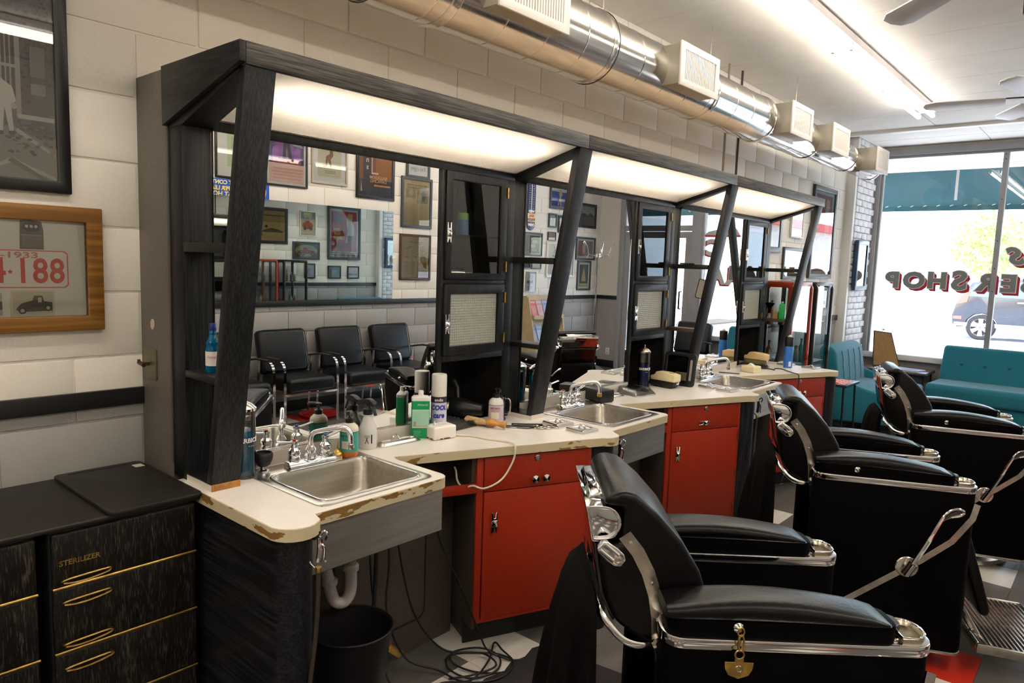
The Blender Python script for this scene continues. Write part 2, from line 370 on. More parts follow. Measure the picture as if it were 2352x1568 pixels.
def picture(label, wall, off, a0, a1, z0, z1, fw, fm, art=None, base=(.8, .78, .72), passe=0., pcol=(.82, .80, .75), depth=.022, group=None, glass=True, name='framed_picture', cat='picture'):
    """wall: '+x','-x','+y','-y' = facing direction; off = wall plane; a0..a1 along the wall"""
    c = (a0+a1)/2; zc = (z0+z1)/2; w, h = abs(a1-a0), z1-z0
    loc = (off, c, zc) if wall in ('+x', '-x') else (c, off, zc)
    t = thing(name, label, cat, loc, 0, group); M = face((0, 0, 0), wall)
    def sq(k): return [(-w/2+k, -h/2+k), (w/2-k, -h/2+k), (w/2-k, h/2-k), (-w/2+k, h/2-k)]
    f = MB().ring(sq(0), sq(fw), .001, depth, 'z', M); f.build('frame', fm, t, bevel=min(.004, fw/5), seg=2)
    MB().prism(sq(fw*.6), .002, .006, 'z', M).build('backing', flat(pcol), t)
    iw, ih = w-2*fw-2*passe, h-2*fw-2*passe
    A = art(Art(iw, ih)) if art else Art(iw, ih)
    A.build(t, M @ Matrix.Translation((0, 0, .007)), base=base)
    if glass: MB().add([(p[0], p[1], .0) for p in sq(fw*.7)], [(0, 1, 2, 3)], M @ Matrix.Translation((0, 0, depth*.75))).build('glass', PGLASS, t)
    return t
# ================================================================ the setting
XO, YF, YB, ZC = 4.52, 8.45, -3.5, 3.10
H, MX, PER = .86, .335, 1.524
# floor: slab with single tiles; the far ones joined
floor = struct(MB().box(-.2, YB-.1, -.12, XO+.2, YF+.1, -.004).build('floor', TILEG))
_t = .305
def tile_kind(i, j):
    fixed = {(-4, -1): 1, (-5, -1): 1, (-4, -2): 1, (-5, -2): 0, (-4, 0): 0, (-3, 0): 0, (-5, 0): 0, (0, 3): 2, (0, 2): 1, (0, 7): 1, (-1, 3): 0, (1, 3): 0, (0, 4): 0, (1, 2): 0, (0, 5): 0, (0, 6): 0, (1, 7): 0, (1, 6): 0, (1, 5): 0, (1, 4): 0}
    if (i, j) in fixed: return fixed[(i, j)]
    return 1 if (i+2*j) % 5 == 0 else (2 if (3*i+j) % 13 == 0 else 0)
_tm = []
for m in (TILEG, TILEW, TILER):
    me = MB().box(0, 0, -.004, _t-.0015, _t-.0015, 0).mesh('tile', .0006, 1); me.materials.append(m); _tm.append(me)
_rest = [MB(), MB(), MB()]
for i in range(-8, 10):
    for j in range(-17, 25):
        x, y, k = 2.21+_t*(i-1), 1.25+_t*j, tile_kind(i, j)
        if x < -.2 or x > XO-.05 or y > YF-.05: continue
        if .3 < x < 4.3 and -.1 < y < 5.9: link('tile', _tm[k], floor, (x, y, 0))
        else: _rest[k].box(x, y, -.004, x+_t-.0015, y+_t-.0015, 0)
for b_, m in zip(_rest, (TILEG, TILEW, TILER)):
    o = b_.build('tile_field', m, floor); o['kind'] = 'stuff'
# ceiling: boards two feet wide
ceil = struct(MB().box(-.2, YB-.1, ZC+.012, XO+.2, YF+.1, ZC+.1).build('ceiling', mat('ceiling_gap', (.30, .26, .22), .8)))
_xs = [0, .87, 3.31, XO]
for a, b_ in zip(_xs, _xs[1:]):
    me = MB().box(0, 0, 0, b_-a-.004, .606, .014).mesh('panel', .002, 1); me.materials.append(CEILM)
    for k in range(-13, 6):
        y = 4.23+.61*k
        if y < 7.3: link('panel', me, ceil, (a+.002, y, ZC))
me = MB().box(0, 0, 0, 1.12, .50, .014).mesh('panel', .002, 1); me.materials.append(CEILM)
for k in range(4):
    for y in (7.45, 7.955): link('panel', me, ceil, (.09+k*1.125, y, ZC-.01))
struct(box('trim_1', PAINTW, None, 0, 7.345, ZC-.03, XO, 7.44, ZC+.012, .004))
# block walls
_bl = []
for k in range(3):
    b_ = MB().box(0, .004, .004, .022, .416, .2075); _bl.append(b_.mesh('block', .004, 2)); _bl[-1].materials.append(PAINT)
_half = MB().box(0, .004, .004, .022, .206, .2075).mesh('block', .004, 2); _half.materials.append(PAINT)
def block_wall(parent, x, side, y0, y1, skip):
    for r in range(15):
        z = -.0395+.2115*r
        y = y0 - (.21 if r % 2 else 0)
        while y < y1-.05:
            a, e = y, y+.42; y += .42
            if e < y0+.02: continue
            if skip(a, e, z, z+.2115): continue
            h = _half if a < y0-.01 or e > y1+.01 else _bl[r % 3]
            ya = y0 if a < y0-.01 else a
            if ya+(.21 if h is _half else .42) > y1+.02: continue
            o = link('block', h, parent, (x if side > 0 else x, ya, z))
            if side < 0: o.rotation_euler = (0, 0, PI); o.location = (x, ya+(.21 if h is _half else .42), z)
wl = struct(MB().box(-.2, YB, 0, -.0065, 7.6, ZC+.05).build('wall_left', PAINT))
block_wall(wl, -.022, 1, -.84, 7.56, lambda a, e, z, t: (a > .0 and e < 4.7 and t < 2.1) or t > ZC+.06)
box('paint_strip', PAINT, wl, -.02, YB, 0, -.001, -.84, ZC)
wr = struct(MB().box(XO+.0065, YB, 0, XO+.2, YF+.2, ZC+.05).build('wall_right', PAINT))
block_wall(wr, XO+.022, -1, 1.68, YF, lambda a, e, z, t: (e < 4.2 and a > 1.8 and z > 1.22 and t < 2.07) or t > ZC+.06)
box('paint_strip', PAINT, wr, XO+.001, YB, 0, XO+.02, 1.68, ZC)
struct(MB().box(-.2, YB-.15, 0, XO+.2, YB, ZC+.05).build('wall_back', PAINT))
# black rails and bases
struct(box('trim_2', RAILB, None, 0, YB, 1.062, .016, .018, 1.119, .003))
struct(box('trim_3', RAILB, None, 0, 4.72, 1.062, .016, 7.59, 1.119, .003))
struct(box('trim_4', RAILB, None, XO-.016, YB, 1.070, XO, YF, 1.127, .003))
struct(box('trim_5', RAILB, None, 4.155, YF-.016, 1.070, XO-.016, YF, 1.127, .003))
struct(box('baseboard_right', RAILB, None, XO-.012, YB, 0, XO, YF, .11, .003))
struct(box('baseboard_front', RAILB, None, 4.155, YF-.012, 0, XO-.012, YF, .11, .003))
struct(box('baseboard_left', RAILB, None, 0, 4.70, 0, .012, 7.59, .11, .003))
# painted brick pier beside the window
pier = struct(MB().box(-.2, 7.6, 0, .075, YF, ZC+.05).build('wall_pier', mat('pier_mortar', (.60, .60, .61), .8)))
box('corner_strip', PAINTW, pier, -.02, 7.585, 0, .088, 7.66, ZC, .003)
_bm = []
for k in range(6):
    rn = random.Random(k); q = MB().box(0, 0, 0, .018, .200, .066)
    q.v = [(x+rn.uniform(-.004, .004) if x > .012 else x, y+rn.uniform(-.004, .004), z+rn.uniform(-.003, .003)) for x, y, z in q.v]
    m_ = q.mesh('brick', .004, 2); m_.materials.append(BRICKP); _bm.append(m_)
for r in range(42):
    for c_ in range(4):
        y = 7.668+c_*.206-(.10 if r % 2 else 0)
        if y < 7.655: y = 7.664
        if y+.2 > YF-.01: continue
        o = link('brick', random.choice(_bm), pier, (.072+random.uniform(0, .004), y, .01+r*.0735))
        if r % 2 and c_ == 0: o.scale = (1, .5, 1)
# front wall and shop window
wf = struct(MB().box(0, YF, 0, 2.79, YF+.16, .60).box(4.15, YF, 0, XO+.2, YF+.16, ZC+.05).box(0, YF, 3.06, XO+.2, YF+.16, ZC+.2).build('wall_front', PAINT))
def win(name, x0, x1, mull, nails):
    w = struct(MB().box(x0, YF-.05, 2.985, x1, YF+.05, 3.06).box(x0, YF-.05, .60, x0+.07, YF+.05, 2.985).box(x1-.03, YF-.05, .60, x1, YF+.05, 2.985).build(name, FRAMEG, None, .006))
    box('sill', PAINTW, w, x0, YF-.09, .595, x1, YF+.05, .66, .006)
    box('inner_trim', FRAMEG, w, x0+.07, YF-.015, 2.955, x1-.03, YF+.05, 2.985, .004)
    box('inner_trim', FRAMEG, w, x0+.07, YF-.015, .66, x0+.095, YF+.05, 2.955, .004)
    xs = [x0+.095]+mull+[x1-.03]
    for x in mull:
        m_ = box('mullion', FRAMEG, w, x-.026, YF-.045, .66, x+.026, YF+.04, 2.955, .003)
        b_ = MB()
        for z in nails: b_.lathe([(0, 0), (.006, 0), (.005, .003), (0, .004)], 8, M=Matrix.Translation((x, YF-.045, z)) @ Matrix.Rotation(PI/2, 4, 'X'))
        b_.build('screw', PLASB, m_)
    for a, b_ in zip(xs, xs[1:]): MB().add([(a, YF+.01, .66), (b_, YF+.01, .66), (b_, YF+.01, 2.955), (a, YF+.01, 2.955)], [(0, 1, 2, 3)]).build('pane', GLASS, w)
    return w
win('window_1', .065, 2.79, [1.362], [2.93, 2.88, 2.45, 2.0, 1.7, 1.45])
d1 = struct(MB().box(2.79, YF-.05, 0, 2.95, YF+.06, 3.06).box(4.07, YF-.05, 0, 4.15, YF+.06, 3.06).box(2.95, YF-.04, 2.12, 4.07, YF+.05, 2.20).build('door_1', FRAMEG, None, .006))
dl = MB().ring([(2.96, .01), (4.06, .01), (4.06, 2.11), (2.96, 2.11)], [(3.05, .30), (3.97, .30), (3.97, 2.02), (3.05, 2.02)], YF-.02, YF+.025, 'y').build('door_leaf', FRAMEG, d1, .004)
MB().add([(3.05, YF, .30), (3.97, YF, .30), (3.97, YF, 2.02), (3.05, YF, 2.02)], [(0, 1, 2, 3)]).build('pane', GLASS, d1)
MB().add([(2.95, YF, 2.20), (4.07, YF, 2.20), (4.07, YF, 3.06), (2.95, YF, 3.06)], [(0, 1, 2, 3)]).build('pane', GLASS, d1)
MB().tube([(3.08, YF-.02, 1.0), (3.08, YF-.07, 1.0), (3.08, YF-.07, 1.25), (3.08, YF-.02, 1.25)], .012).build('handle', PLASB, d1)
# painted lettering on the glass, read from the street
sg = thing('window_lettering', 'grey painted window lettering with red drop shade spelling BARBER SHOP', 'sign', (1.4, YF-.004, 1.5))
GREYL, REDL, WHL = flat((.24, .25, .24)), flat((.50, .015, .04)), flat((.85, .85, .85))
for ch, x, z, sz in [('P', .352, 1.528, .245), ('O', .578, 1.532, .245), ('H', .815, 1.538, .245), ('S', 1.036, 1.545, .285), ('R', 1.30, 1.535, .25), ('E', 1.505, 1.532, .25), ('B', 1.70, 1.535, .25), ('R', 1.90, 1.535, .25), ('A', 2.10, 1.535, .25), ('B', 2.30, 1.535, .25), ('S', 1.565, 1.83, .24)]:
    sh = .0 if z < 1.7 else .35
    M0 = lambda dx, dz, dy: face((x-1.4+dx, dy, z-1.5+dz), '+y')
    l_ = text(ch, sz, GREYL, sg, M0(0, 0, -.004), .0005, .012, sx=1.12, shear=sh, name='letter')
    text(ch, sz, WHL, l_, M0(.001, -.001, -.002), .0004, .019, sx=1.12, shear=sh, name='outline')
    for k in range(1, 6): text(ch, sz, REDL, l_, M0(.0062*k, -.0062*k, .001+.0002*k), .0003, .013, sx=1.12, shear=sh, name='shade')
sw = thing('window_emblem', 'grey flat-cap shaped emblem with red underside painted on window', 'sign', (2.5, YF-.004, 1.9))
Mw = face((0, 0, 0), '+y')
MB().prism([(-.27, .16), (-.22, .21), (-.1, .235), (.1, .235), (.16, .27), (.2, .24), (.24, .18), (.25, .16)], -.001, 0, 'z', Mw).build('cap_shape', flat((.55, .55, .50)), sw)
MB().prism([(-.27, .16), (.25, .16), (.27, .145), (.24, .135), (-.24, .135), (-.28, .145)], -.0015, -.0005, 'z', Mw).build('cap_brim', flat((.65, .02, .05)), sw)
for ch, x, z, sz in [('C', .13, -.02, .30), ('A', .06, -.40, .36), ('R', -.2, -.4, .36)]:
    text(ch, sz, flat((.62, .62, .58)), sw, face((x, -.001, z), '-y'), .0004, .014, name='letter')
    text(ch, sz, flat((.65, .02, .05)), sw, face((x+.012, .001, z-.014), '-y'), .0003, .02, name='shade')
# ================================================================ outside
street = struct(MB().box(-60, 8.62, -.3, 40, 90, -.02).build('street', mat('asphalt', (.55, .55, .56), .9, vary=.05, vscale=.4)))
struct(box('sidewalk', mat('concrete', (.62, .61, .60), .9, vary=.04, vscale=.8), None, -20, 8.62, -.02, 20, 12.2, .0, .01))
# soffit boards and awning over the shop front
sof = struct(MB().box(-3, 8.62, 3.14, 5.6, 10.52, 3.24).build('soffit', PAINTW))
me = MB().box(0, 0, 0, 1.19, .60, .014).mesh('panel', .003, 1); me.materials.append(PAINTW)
for i in range(-2, 4):
    for j in range(3): link('panel', me, sof, (-.1+i*1.2+(.6 if j % 2 else 0), 8.66+j*.61, 3.12))
aw = thing('awning', 'dark teal canvas awning hanging outside the shop window', 'awning', (2, 10.5, 2.6))
AWN = mat('awning_canvas', (.008, .065, .085), .8, vary=.15, vscale=2)
MB().prism([(.02, .50), (.05, .50), (.53, .02), (.53, 0), (.50, 0), (.50, .015)], -5, 3.6, 'x').build('canvas', AWN, aw)
MB().prism([(.50, 0), (.505, 0), (.505, -.055), (.50, -.055)], -5, 3.6, 'x').build('valance', AWN, aw)
box('frame_bar', PAINTW, aw, -5, -.02, .46, 3.6, .03, .54)
for k in range(30):
    x = -2.6+k*.17
    MB().tube([(x, .494, .01), (x+.05, .492, .03), (x+.07, .493, .035)], .004, 5).build('lacing', PAINTW, aw)
for x in (-1.45, .1, 1.6): box('rib', FRAMEG, aw, x, -.005, .05, x+.03, .03, .47)
# neighbour front with stone base, brick planter (seen in the mirrors)
nb = thing('neighbour_shopfront', 'white shopfront with stone base across the pavement', 'building', (5.9, 15.5, 0))
box('wall', PAINTW, nb, .05, -6.5, -.02, 1.2, 12, 4.2)
box('roof_edge', mat('red_trim', (.5, .1, .1), .6), nb, -.15, -6.5, 3.0, .06, 12, 3.25)
for a in range(5): 
    w_ = box('window', PAINTW, nb, -.02, -6+a*2.3, .95, .06, -4.1+a*2.3, 2.7, .01); MB().box(-.03, -5.9+a*2.3, 1.05, -.018, -4.2+a*2.3, 2.6).build('pane', flat((.45, .55, .60), .1), w_)
_sm = []
for k in range(4):
    q = MB().box(0, 0, 0, .06, .3+.1*k, .09); m_ = q.mesh('stone', .01, 1); m_.materials.append(flat((.70, .66, .58))); _sm.append((m_, .3+.1*k))
for r in range(9):
    y = -6.4
    while y < 3:
        m_, w_ = random.choice(_sm); link('stone', m_, nb, (0, y, r*.1)); y += w_+.012
pl = thing('brick_planter', 'low red brick planter filled with dark mulch outside', 'planter', (5.0, 14.4, -.02))
_pm = MB().box(0, 0, 0, .09, .19, .06).mesh('brick', .004, 1); _pm.materials.append(flat((.62, .36, .28)))
box('core', flat((.6, .57, .52)), pl, .01, -.99, 0, .69, .99, .40)
for r in range(6):
    for c_ in range(10): link('brick', _pm, pl, (0, -1+c_*.2, r*.068))
    for c_ in range(3): o = link('brick', _pm, pl, (.2+c_*.2, -1, r*.068), (0, 0, PI/2))
MB().box(.03, -.97, .40, .67, .97, .43).build('mulch', mat('mulch', (.05, .045, .04), .9, bump=1, bscale=30), pl)
fp = thing('flower_pot', 'pot of green leaves and blue flowers beside the shop door', 'plant', (4.5, 9.3, 0))
MB().lathe([(.10, 0), (.15, .28), (.17, .28), (.17, .31), (.14, .31), (.13, .27)], 14).build('pot', flat((.45, .2, .1)), fp)
lf = MB(); rn = random.Random(3)
for k in range(160):
    a, e, r_ = rn.uniform(0, 2*PI), rn.uniform(.0, 1.4), rn.uniform(.08, .26)
    p = Vector((math.cos(a)*math.cos(e)*r_, math.sin(a)*math.cos(e)*r_, .42+math.sin(e)*r_*1.3)); s_ = .045
    lf.add([p, p+Vector((s_, 0, rn.uniform(-.02, .02))), p+Vector((s_, s_, rn.uniform(-.02, .02))), p+Vector((0, s_, .01))], [(0, 1, 2, 3)])
lf.build('foliage', flat((.06, .28, .05)), fp)
# building with sign across the street
bd = thing('street_building', 'pale long building with red lettering band across the street', 'building', (-4, 36, 0))
box('wall', PAINTW, bd, -9, 0, -.02, 7, 6, 1.80)
box('sign_band', flat((.50, .58, .70)), bd, -2.6, -.02, 1.80, 6.5, 6, 2.55)
for k, x in enumerate((-1.55, .05, 1.6)): box('panel', flat((.62, .66, .74)), bd, x, -.06, 1.86, x+1.5, -.02, 2.46)
text('STRENGTH', .52, flat((.80, .25, .25)), bd, face((-.45, -.08, 2.12), '-y'), .005, .01)
text('CLUB', .52, flat((.80, .25, .25)), bd, face((1.7, -.08, 2.12), '-y'), .005, .01)
for x in (-2.3, -2.0): w_ = box('window', flat((.35, .40, .48)), bd, x, -.06, 1.9, x+.16, 0, 2.5)
tr = thing('street_tree', 'small leafy green tree across the street', 'tree', (-1.4, 30, 0))
MB().tube([(-.1, 0, 0), (-.12, 0, 1.0), (-.05, 0, 2.0), (.05, 0, 3.2)], [.09, .07, .05, .02], 8).build('trunk', flat((.22, .16, .10)), tr)
lf = MB()
for k in range(1800):
    a, b_ = rn.uniform(0, 2*PI), math.acos(rn.uniform(-1, 1)); r_ = rn.random()**.4
    p = Vector((math.cos(a)*math.sin(b_)*1.35*r_, math.sin(a)*math.sin(b_)*1.2*r_, 2.75+math.cos(b_)*1.25*r_)); q1 = Vector((rn.uniform(-.1, .1), rn.uniform(-.1, .1), rn.uniform(-.1, .1))); q2 = Vector((rn.uniform(-.1, .1), rn.uniform(-.1, .1), rn.uniform(-.1, .1)))
    lf.add([p, p+q1, p+q1+q2, p+q2], [(0, 1, 2, 3)])
lf.build('foliage', mat('leaf_green', (.30, .48, .10), .6, vary=.3, vscale=2), tr)
# parked SUV
car = thing('parked_suv', 'dark blue grey SUV driving past beyond the shop window', 'car', (-.42, 21.3, -.02))
CARP = mat('car_paint', (.012, .020, .035), .25, coat=.6); TYRE = mat('tyre', (.02, .02, .022), .8)
prof = [(-.66, .40), (-.68, .62), (-.62, .90), (-.50, 1.12), (-.28, 1.50), (.0, 1.60), (.9, 1.64), (1.5, 1.58), (2.2, 1.12), (3.0, 1.00), (3.4, .85), (3.45, .45), (3.35, .30), (3.02, .30)]
prof += [(2.65+.37*math.cos(R(a)), .33+.37*math.sin(R(a))) for a in range(0, 181, 30)] + [(.37*math.cos(R(a)), .33+.37*math.sin(R(a))) for a in range(0, 181, 30)] + [(-.55, .30)]
MB().prism(prof, 0, 1.8, 'y').build('body', CARP, car, .05, 3)
MB().prism([(-.40, 1.14), (-.22, 1.44), (.05, 1.52), (.95, 1.55), (1.42, 1.50), (2.0, 1.12)], -.012, .0, 'y').build('side_window', flat((.10, .13, .17), .2), car)
MB().prism([(-.60, .34), (3.3, .34), (3.3, .44), (-.62, .44)], -.015, .0, 'y').build('sill_trim', flat((.28, .30, .33)), car)
MB().prism([(-.63, .90), (-.36, .98), (-.30, 1.26), (-.36, 1.32), (-.50, 1.10)], -.02, .0, 'y').build('tail_light', flat((.75, .10, .08), .2), car)
MB().prism([(-.64, .52), (-.45, .52), (-.45, .60), (-.65, .60)], -.02, .0, 'y').build('reflector', flat((.75, .10, .08), .2), car)
MB().tube([(.75, -.04, 1.02), (.95, -.04, 1.02)], .02).build('door_handle', CHROME, car)
for x in (0, 2.65):
    Mx = Matrix.Translation((x, 0, .33)) @ Matrix.Rotation(PI/2, 4, 'X')
    w_ = MB().lathe([(.22, -.2), (.30, -.2), (.335, -.16), (.335, .0), (.30, .03), (.235, .03), (.235, -.02)], 28, M=Mx).build('wheel', TYRE, car)
    MB().lathe([(.235, -.1), (.235, .02), (.22, .02), (.20, -.06), (.05, -.03), (.05, .01), (0, .01)], 24, M=Mx).build('rim_barrel', flat((.10, .10, .11)), w_)
    for k in range(6):
        M5 = Mx @ Matrix.Rotation(2*PI*k/6, 4, 'Z')
        MB().prism([(-.03, .03), (.03, .03), (.055, .225), (-.055, .225)], -.02, .022, 'z', M5).build('spoke', flat((.80, .80, .82), .3), w_)
# ================================================================ barber stations along the left wall
YK = [0., PER, 2*PER, 3*PER]; JN = [-.001, 1.5784, 3.1062, 4.6887]; PW = .092
ORD = ['first', 'middle', 'far']
DARKLAM = mat('plinth_top', (.012, .012, .013), .25); BROWNW = mat('bare_wood', (.34, .15, .035), .6, vary=.3, vscale=40)
# taupe end panel of the mirror wall
ep = thing('station_end_panel', 'tall taupe side panel standing against wall beside black canopy', 'panel', (0, 0, 0))
box('panel_board', TAUPE, ep, .001, .0, .0, .2326, .0232, 2.142, .002)
box('edge_strip', mat('taupe_edge', (.09, .085, .075), .5), ep, .2246, -.004, .9, .2346, .0, 2.140)
sp = MB().box(.027, -.006, 1.154, .121, .0, 1.257).build('switch_plate', mat('old_brass_plate', (.17, .15, .10), .4, .6), ep, .002)
MB().tube([(.074, -.006, 1.205), (.074, -.03, 1.207)], .006).tube([(.052, -.03, 1.209), (.096, -.032, 1.205)], .007).tube([(.052, -.03, 1.209), (.05, -.03, 1.219)], .005).build('knob', mat('dark_brass', (.10, .06, .04), .35, .8), sp)
MB().lathe([(0, 0), (.014, 0), (.014, .002), (0, .003)], 16, M=Matrix.Translation((.093, 0, 1.339)) @ Matrix.Rotation(PI/2, 4, 'X') @ Matrix.Scale(1.25, 4, (0, 1, 0))).build('badge', flat((.6, .5, .38)), ep)

def side_frame(t, y, k):
    """column, sloping post, roof beam, shelves and plinth standing at one joint"""
    box('column', BLKZ, t, .2335, y, H, .3247, y+PW, 1.962, .002)
    MB().prism([(.2335, 1.962), (.325, 1.962), (.700, 2.080), (.700, 2.128), (.2335, 2.128)], y, y+PW, 'y').build('roof_beam', BLKX, t, .002)
    MB().prism([(.4565, .882), (.4885, .882), (.7026, 2.082), (.6706, 2.082)], y, y+PW, 'y').build('post', BLKZ, t, .002)
    f = lambda z: .4565+(z-.882)*.1784
    box('shelf', BLKX, t, .3247, y, 1.582, f(1.582), y+PW, 1.610, .001)
    box('shelf', BLKX if k < 2 else mat('brown_shelf', (.07, .045, .03), .5), t, .3247, y, 1.193, f(1.193), y+PW, 1.214, .001)
    box('plinth', SPLASH, t, .3247, y, H, .4865, y+PW, .8785)
    box('plinth_cap', DARKLAM, t, .3247, y+.002, .8785, .4855, y+PW-.002, .882)
    box('plinth_front', BROWNW if k == 0 else SPLASH, t, .4865, y, H, .4895, y+PW, .8815)
cap_lab = ['black wood canopy over the first sink with sloping posts and light panel', 'black wood canopy over the middle sink, hand mirror hanging on its shelf', 'black wood canopy over the far sink near the teal armchair']
for k in range(3):
    y = YK[k]; t = thing('station_canopy', cap_lab[k], 'canopy', (0, 0, 0), 0, 'canopies over the barber stations')
    box('fascia', BLKY, t, .689, JN[k]+.0008, 2.082, .7093, JN[k+1]-.0008, 2.1419, .0025)
    box('roof_board', PLY, t, .0, JN[k]+.002, 2.131, .689, JN[k+1]-.002, 2.141)
    box('reflector', PAINTW, t, .335, y+PW+.003, 2.122, .686, y+PER-.003, 2.1305)
    side_frame(t, y, k)
    if k == 0: MB().prism([(.2346, 1.965), (.709, 2.087), (.709, 2.141), (.2346, 2.141)], -.019, -.0015, 'y').build('end_board', BLKX, t, .001)
    if k == 2: side_frame(t, YK[3], 3)
    box('back_rail', BLKZ, t, .300, y+PW, 1.957, .341, y+PER, 1.985, .002)
    box('back_rail', DARKLAM, t, .326, y+PW, 1.985, .336, y+PER, 1.999)
    MB().prism([(.338, 1.987), (.690, 2.085), (.690, 2.089), (.338, 1.991)], y+PW+.002, y+PER-.002, 'y').build('light_panel', LPANEL, t)
    MB().prism([(.336, 2.0), (.35, 1.992), (.35, 2.0)], y+PW, y+PER, 'y').build('panel_lip', PAINTW, t)
    MB().tube([(.545, y+.16, 2.098), (.545, y+1.42, 2.098)], .013, 10).build('lamp_tube', PTUBEM, t)
# mirrors
for k in range(3):
    y = YK[k]
    m_ = MB().box(.322, y+PW+.001, .911, MX, y+1.058, 1.957).build('station_mirror', MIRROR)
    tag(m_, ['wall mirror behind the first sink reflecting three black waiting chairs', 'wall mirror behind the middle sink reflecting the coat tree', 'wall mirror behind the far sink reflecting the shop door'][k], 'mirror', 'mirrors of the barber stations')
# chrome K-shaped pull
_kp = [(-.012, .042), (-.007, .042), (-.0045, .018), (.0045, .018), (.007, .042), (.012, .042), (.0125, .004), (.012, -.042), (.007, -.042), (0, -.024), (-.007, -.042), (-.012, -.042), (-.0125, .004)]
def k_pull(parent, M):
    b_ = MB().prism(_kp, 0, .010, 'z', M); b_.add([(-.0125, .010, .010), (.0125, .010, .010), (.0125, -.018, .010), (-.0125, -.018, .010), (0, -.004, .018)], [(0, 1, 4), (1, 2, 4), (2, 3, 4), (3, 0, 4)], M)
    return b_.build('handle', CHROME, parent, .001, 1)
def hinge(parent, M):
    return MB().box(-.004, -.022, 0, .004, .022, .004, M).tube([(0, -.024, .004), (0, .024, .004)], .0035, 8, M=M).build('hinge', BRASS, parent)
# ribbed pane mesh
def rib_mesh(w, h, n=26, m_=20):
    v = []; f = []
    for j in range(m_*4+1):
        for i in range(n*4+1):
            v.append((.0, (i/(n*4)-.5)*w, (j/(m_*4)-.5)*h))
    v = [(.0030*abs(math.sin(PI*(p[1]/w+.5)*n))*abs(math.sin(PI*(p[2]/h+.5)*m_))**.6, p[1], p[2]) for p in v]
    c = n*4+1
    for j in range(m_*4):
        for i in range(n*4): f.append((j*c+i, j*c+i+1, (j+1)*c+i+1, (j+1)*c+i))
    me = bpy.data.meshes.new('ribbed_pane'); me.from_pydata(v, [], f); me.materials.append(RIB); me.shade_smooth(); return me
_rm = rib_mesh(.300, .226)
wc_lab = ['black wall cabinet with glass door beside the first canopy post, over alcove', 'black wall cabinet holding a blue can, above the black framed hand mirror', 'black wall cabinet above the olive clipper at the far station']
for k in range(3):
    y = YK[k]; t = thing('wall_cabinet', wc_lab[k], 'cabinet', (0, y, 0), 0, 'wall cabinets between the mirrors')
    b_ = MB().box(.03, 1.060, H, .335, 1.072, 1.985).box(.03, 1.508, H, .335, 1.522, 1.985).box(.03, 1.072, H, .038, 1.508, 1.985)
    b_.box(.038, 1.072, 1.971, .335, 1.508, 1.985).box(.038, 1.072, 1.487, .335, 1.508, 1.499).box(.038, 1.072, 1.157, .335, 1.508, 1.170)
    b_.build('carcass', DARKIN, t)
    b_ = MB().box(.335, 1.058, H, .345, 1.080, 1.957).box(.335, 1.466, H, .345, 1.5225, 1.957).box(.335, 1.08, 1.150, .345, 1.466, 1.176).box(.335, 1.08, 1.484, .345, 1.466, 1.502)
    b_.build('face_frame', BLKZ, t, .0015)
    box('glass_shelf', CLEARV, t, .05, 1.075, 1.69, .325, 1.505, 1.696)
    for (z0, z1, g0, g1, up) in ((1.503, 1.955, 1.532, 1.920, 1), (1.177, 1.483, 1.216, 1.442, 0)):
        d_ = MB().ring([(1.082, z0), (1.463, z0), (1.463, z1), (1.082, z1)], [(1.119, g0), (1.420, g0), (1.420, g1), (1.119, g1)], .337, .353, 'x').build('door', BLKZ, t, .002)
        if up: MB().add([(.345, 1.119, g0), (.345, 1.420, g0), (.345, 1.420, g1), (.345, 1.119, g1)], [(0, 1, 2, 3)]).build('pane', DGLASS, d_)
        else:
            link('ribbed_pane', _rm, d_, (.341, 1.2695, 1.329))
        zc = 1.70 if up else 1.315
        k_pull(d_, face((.353, 1.094, zc), '+x'))
        for zz in (z0+.06, z1-.06): hinge(d_, face((.353, 1.462, zz), '+x'))
# things in the cabinets and alcoves
def can(label, loc, r, h, body, cap, caph=.3, band=None, group=None, taper=True):
    t = thing('spray_can', label, 'spray can', loc, 0, group); hb = h*(1-caph)
    MB().lathe([(r*.96, 0), (r, .004), (r, hb-.014), (r*.9, hb-.004), (r*.75, hb)], 24).build('body', body, t)
    MB().lathe([(r*.97, hb-.008), (r*.98, hb), (r*.98, h-.006), (r*.92, h), (0, h)], 24).build('cap', cap, t)
    if band:
        for z0, z1, c in band: MB().lathe([(r+.0006, z0), (r+.0006, z1)], 24).build('label_band', flat(c), t)
    return t
def curved_text(s, size, m, parent, r, z, a, bold=0., sx=1., shear=0.):
    """lettering bent round a vertical cylinder of radius r, centred on heading a"""
    me = text_mesh(s, size, .0002, bold, sx=sx, shear=shear)
    for v in me.vertices:
        an = a+v.co.x/r; rr = r+.0012+v.co.z; zz = v.co.y+z; v.co = (rr*math.cos(an), rr*math.sin(an), zz)
    me.materials.clear(); me.materials.append(m); return link('lettering', me, parent)
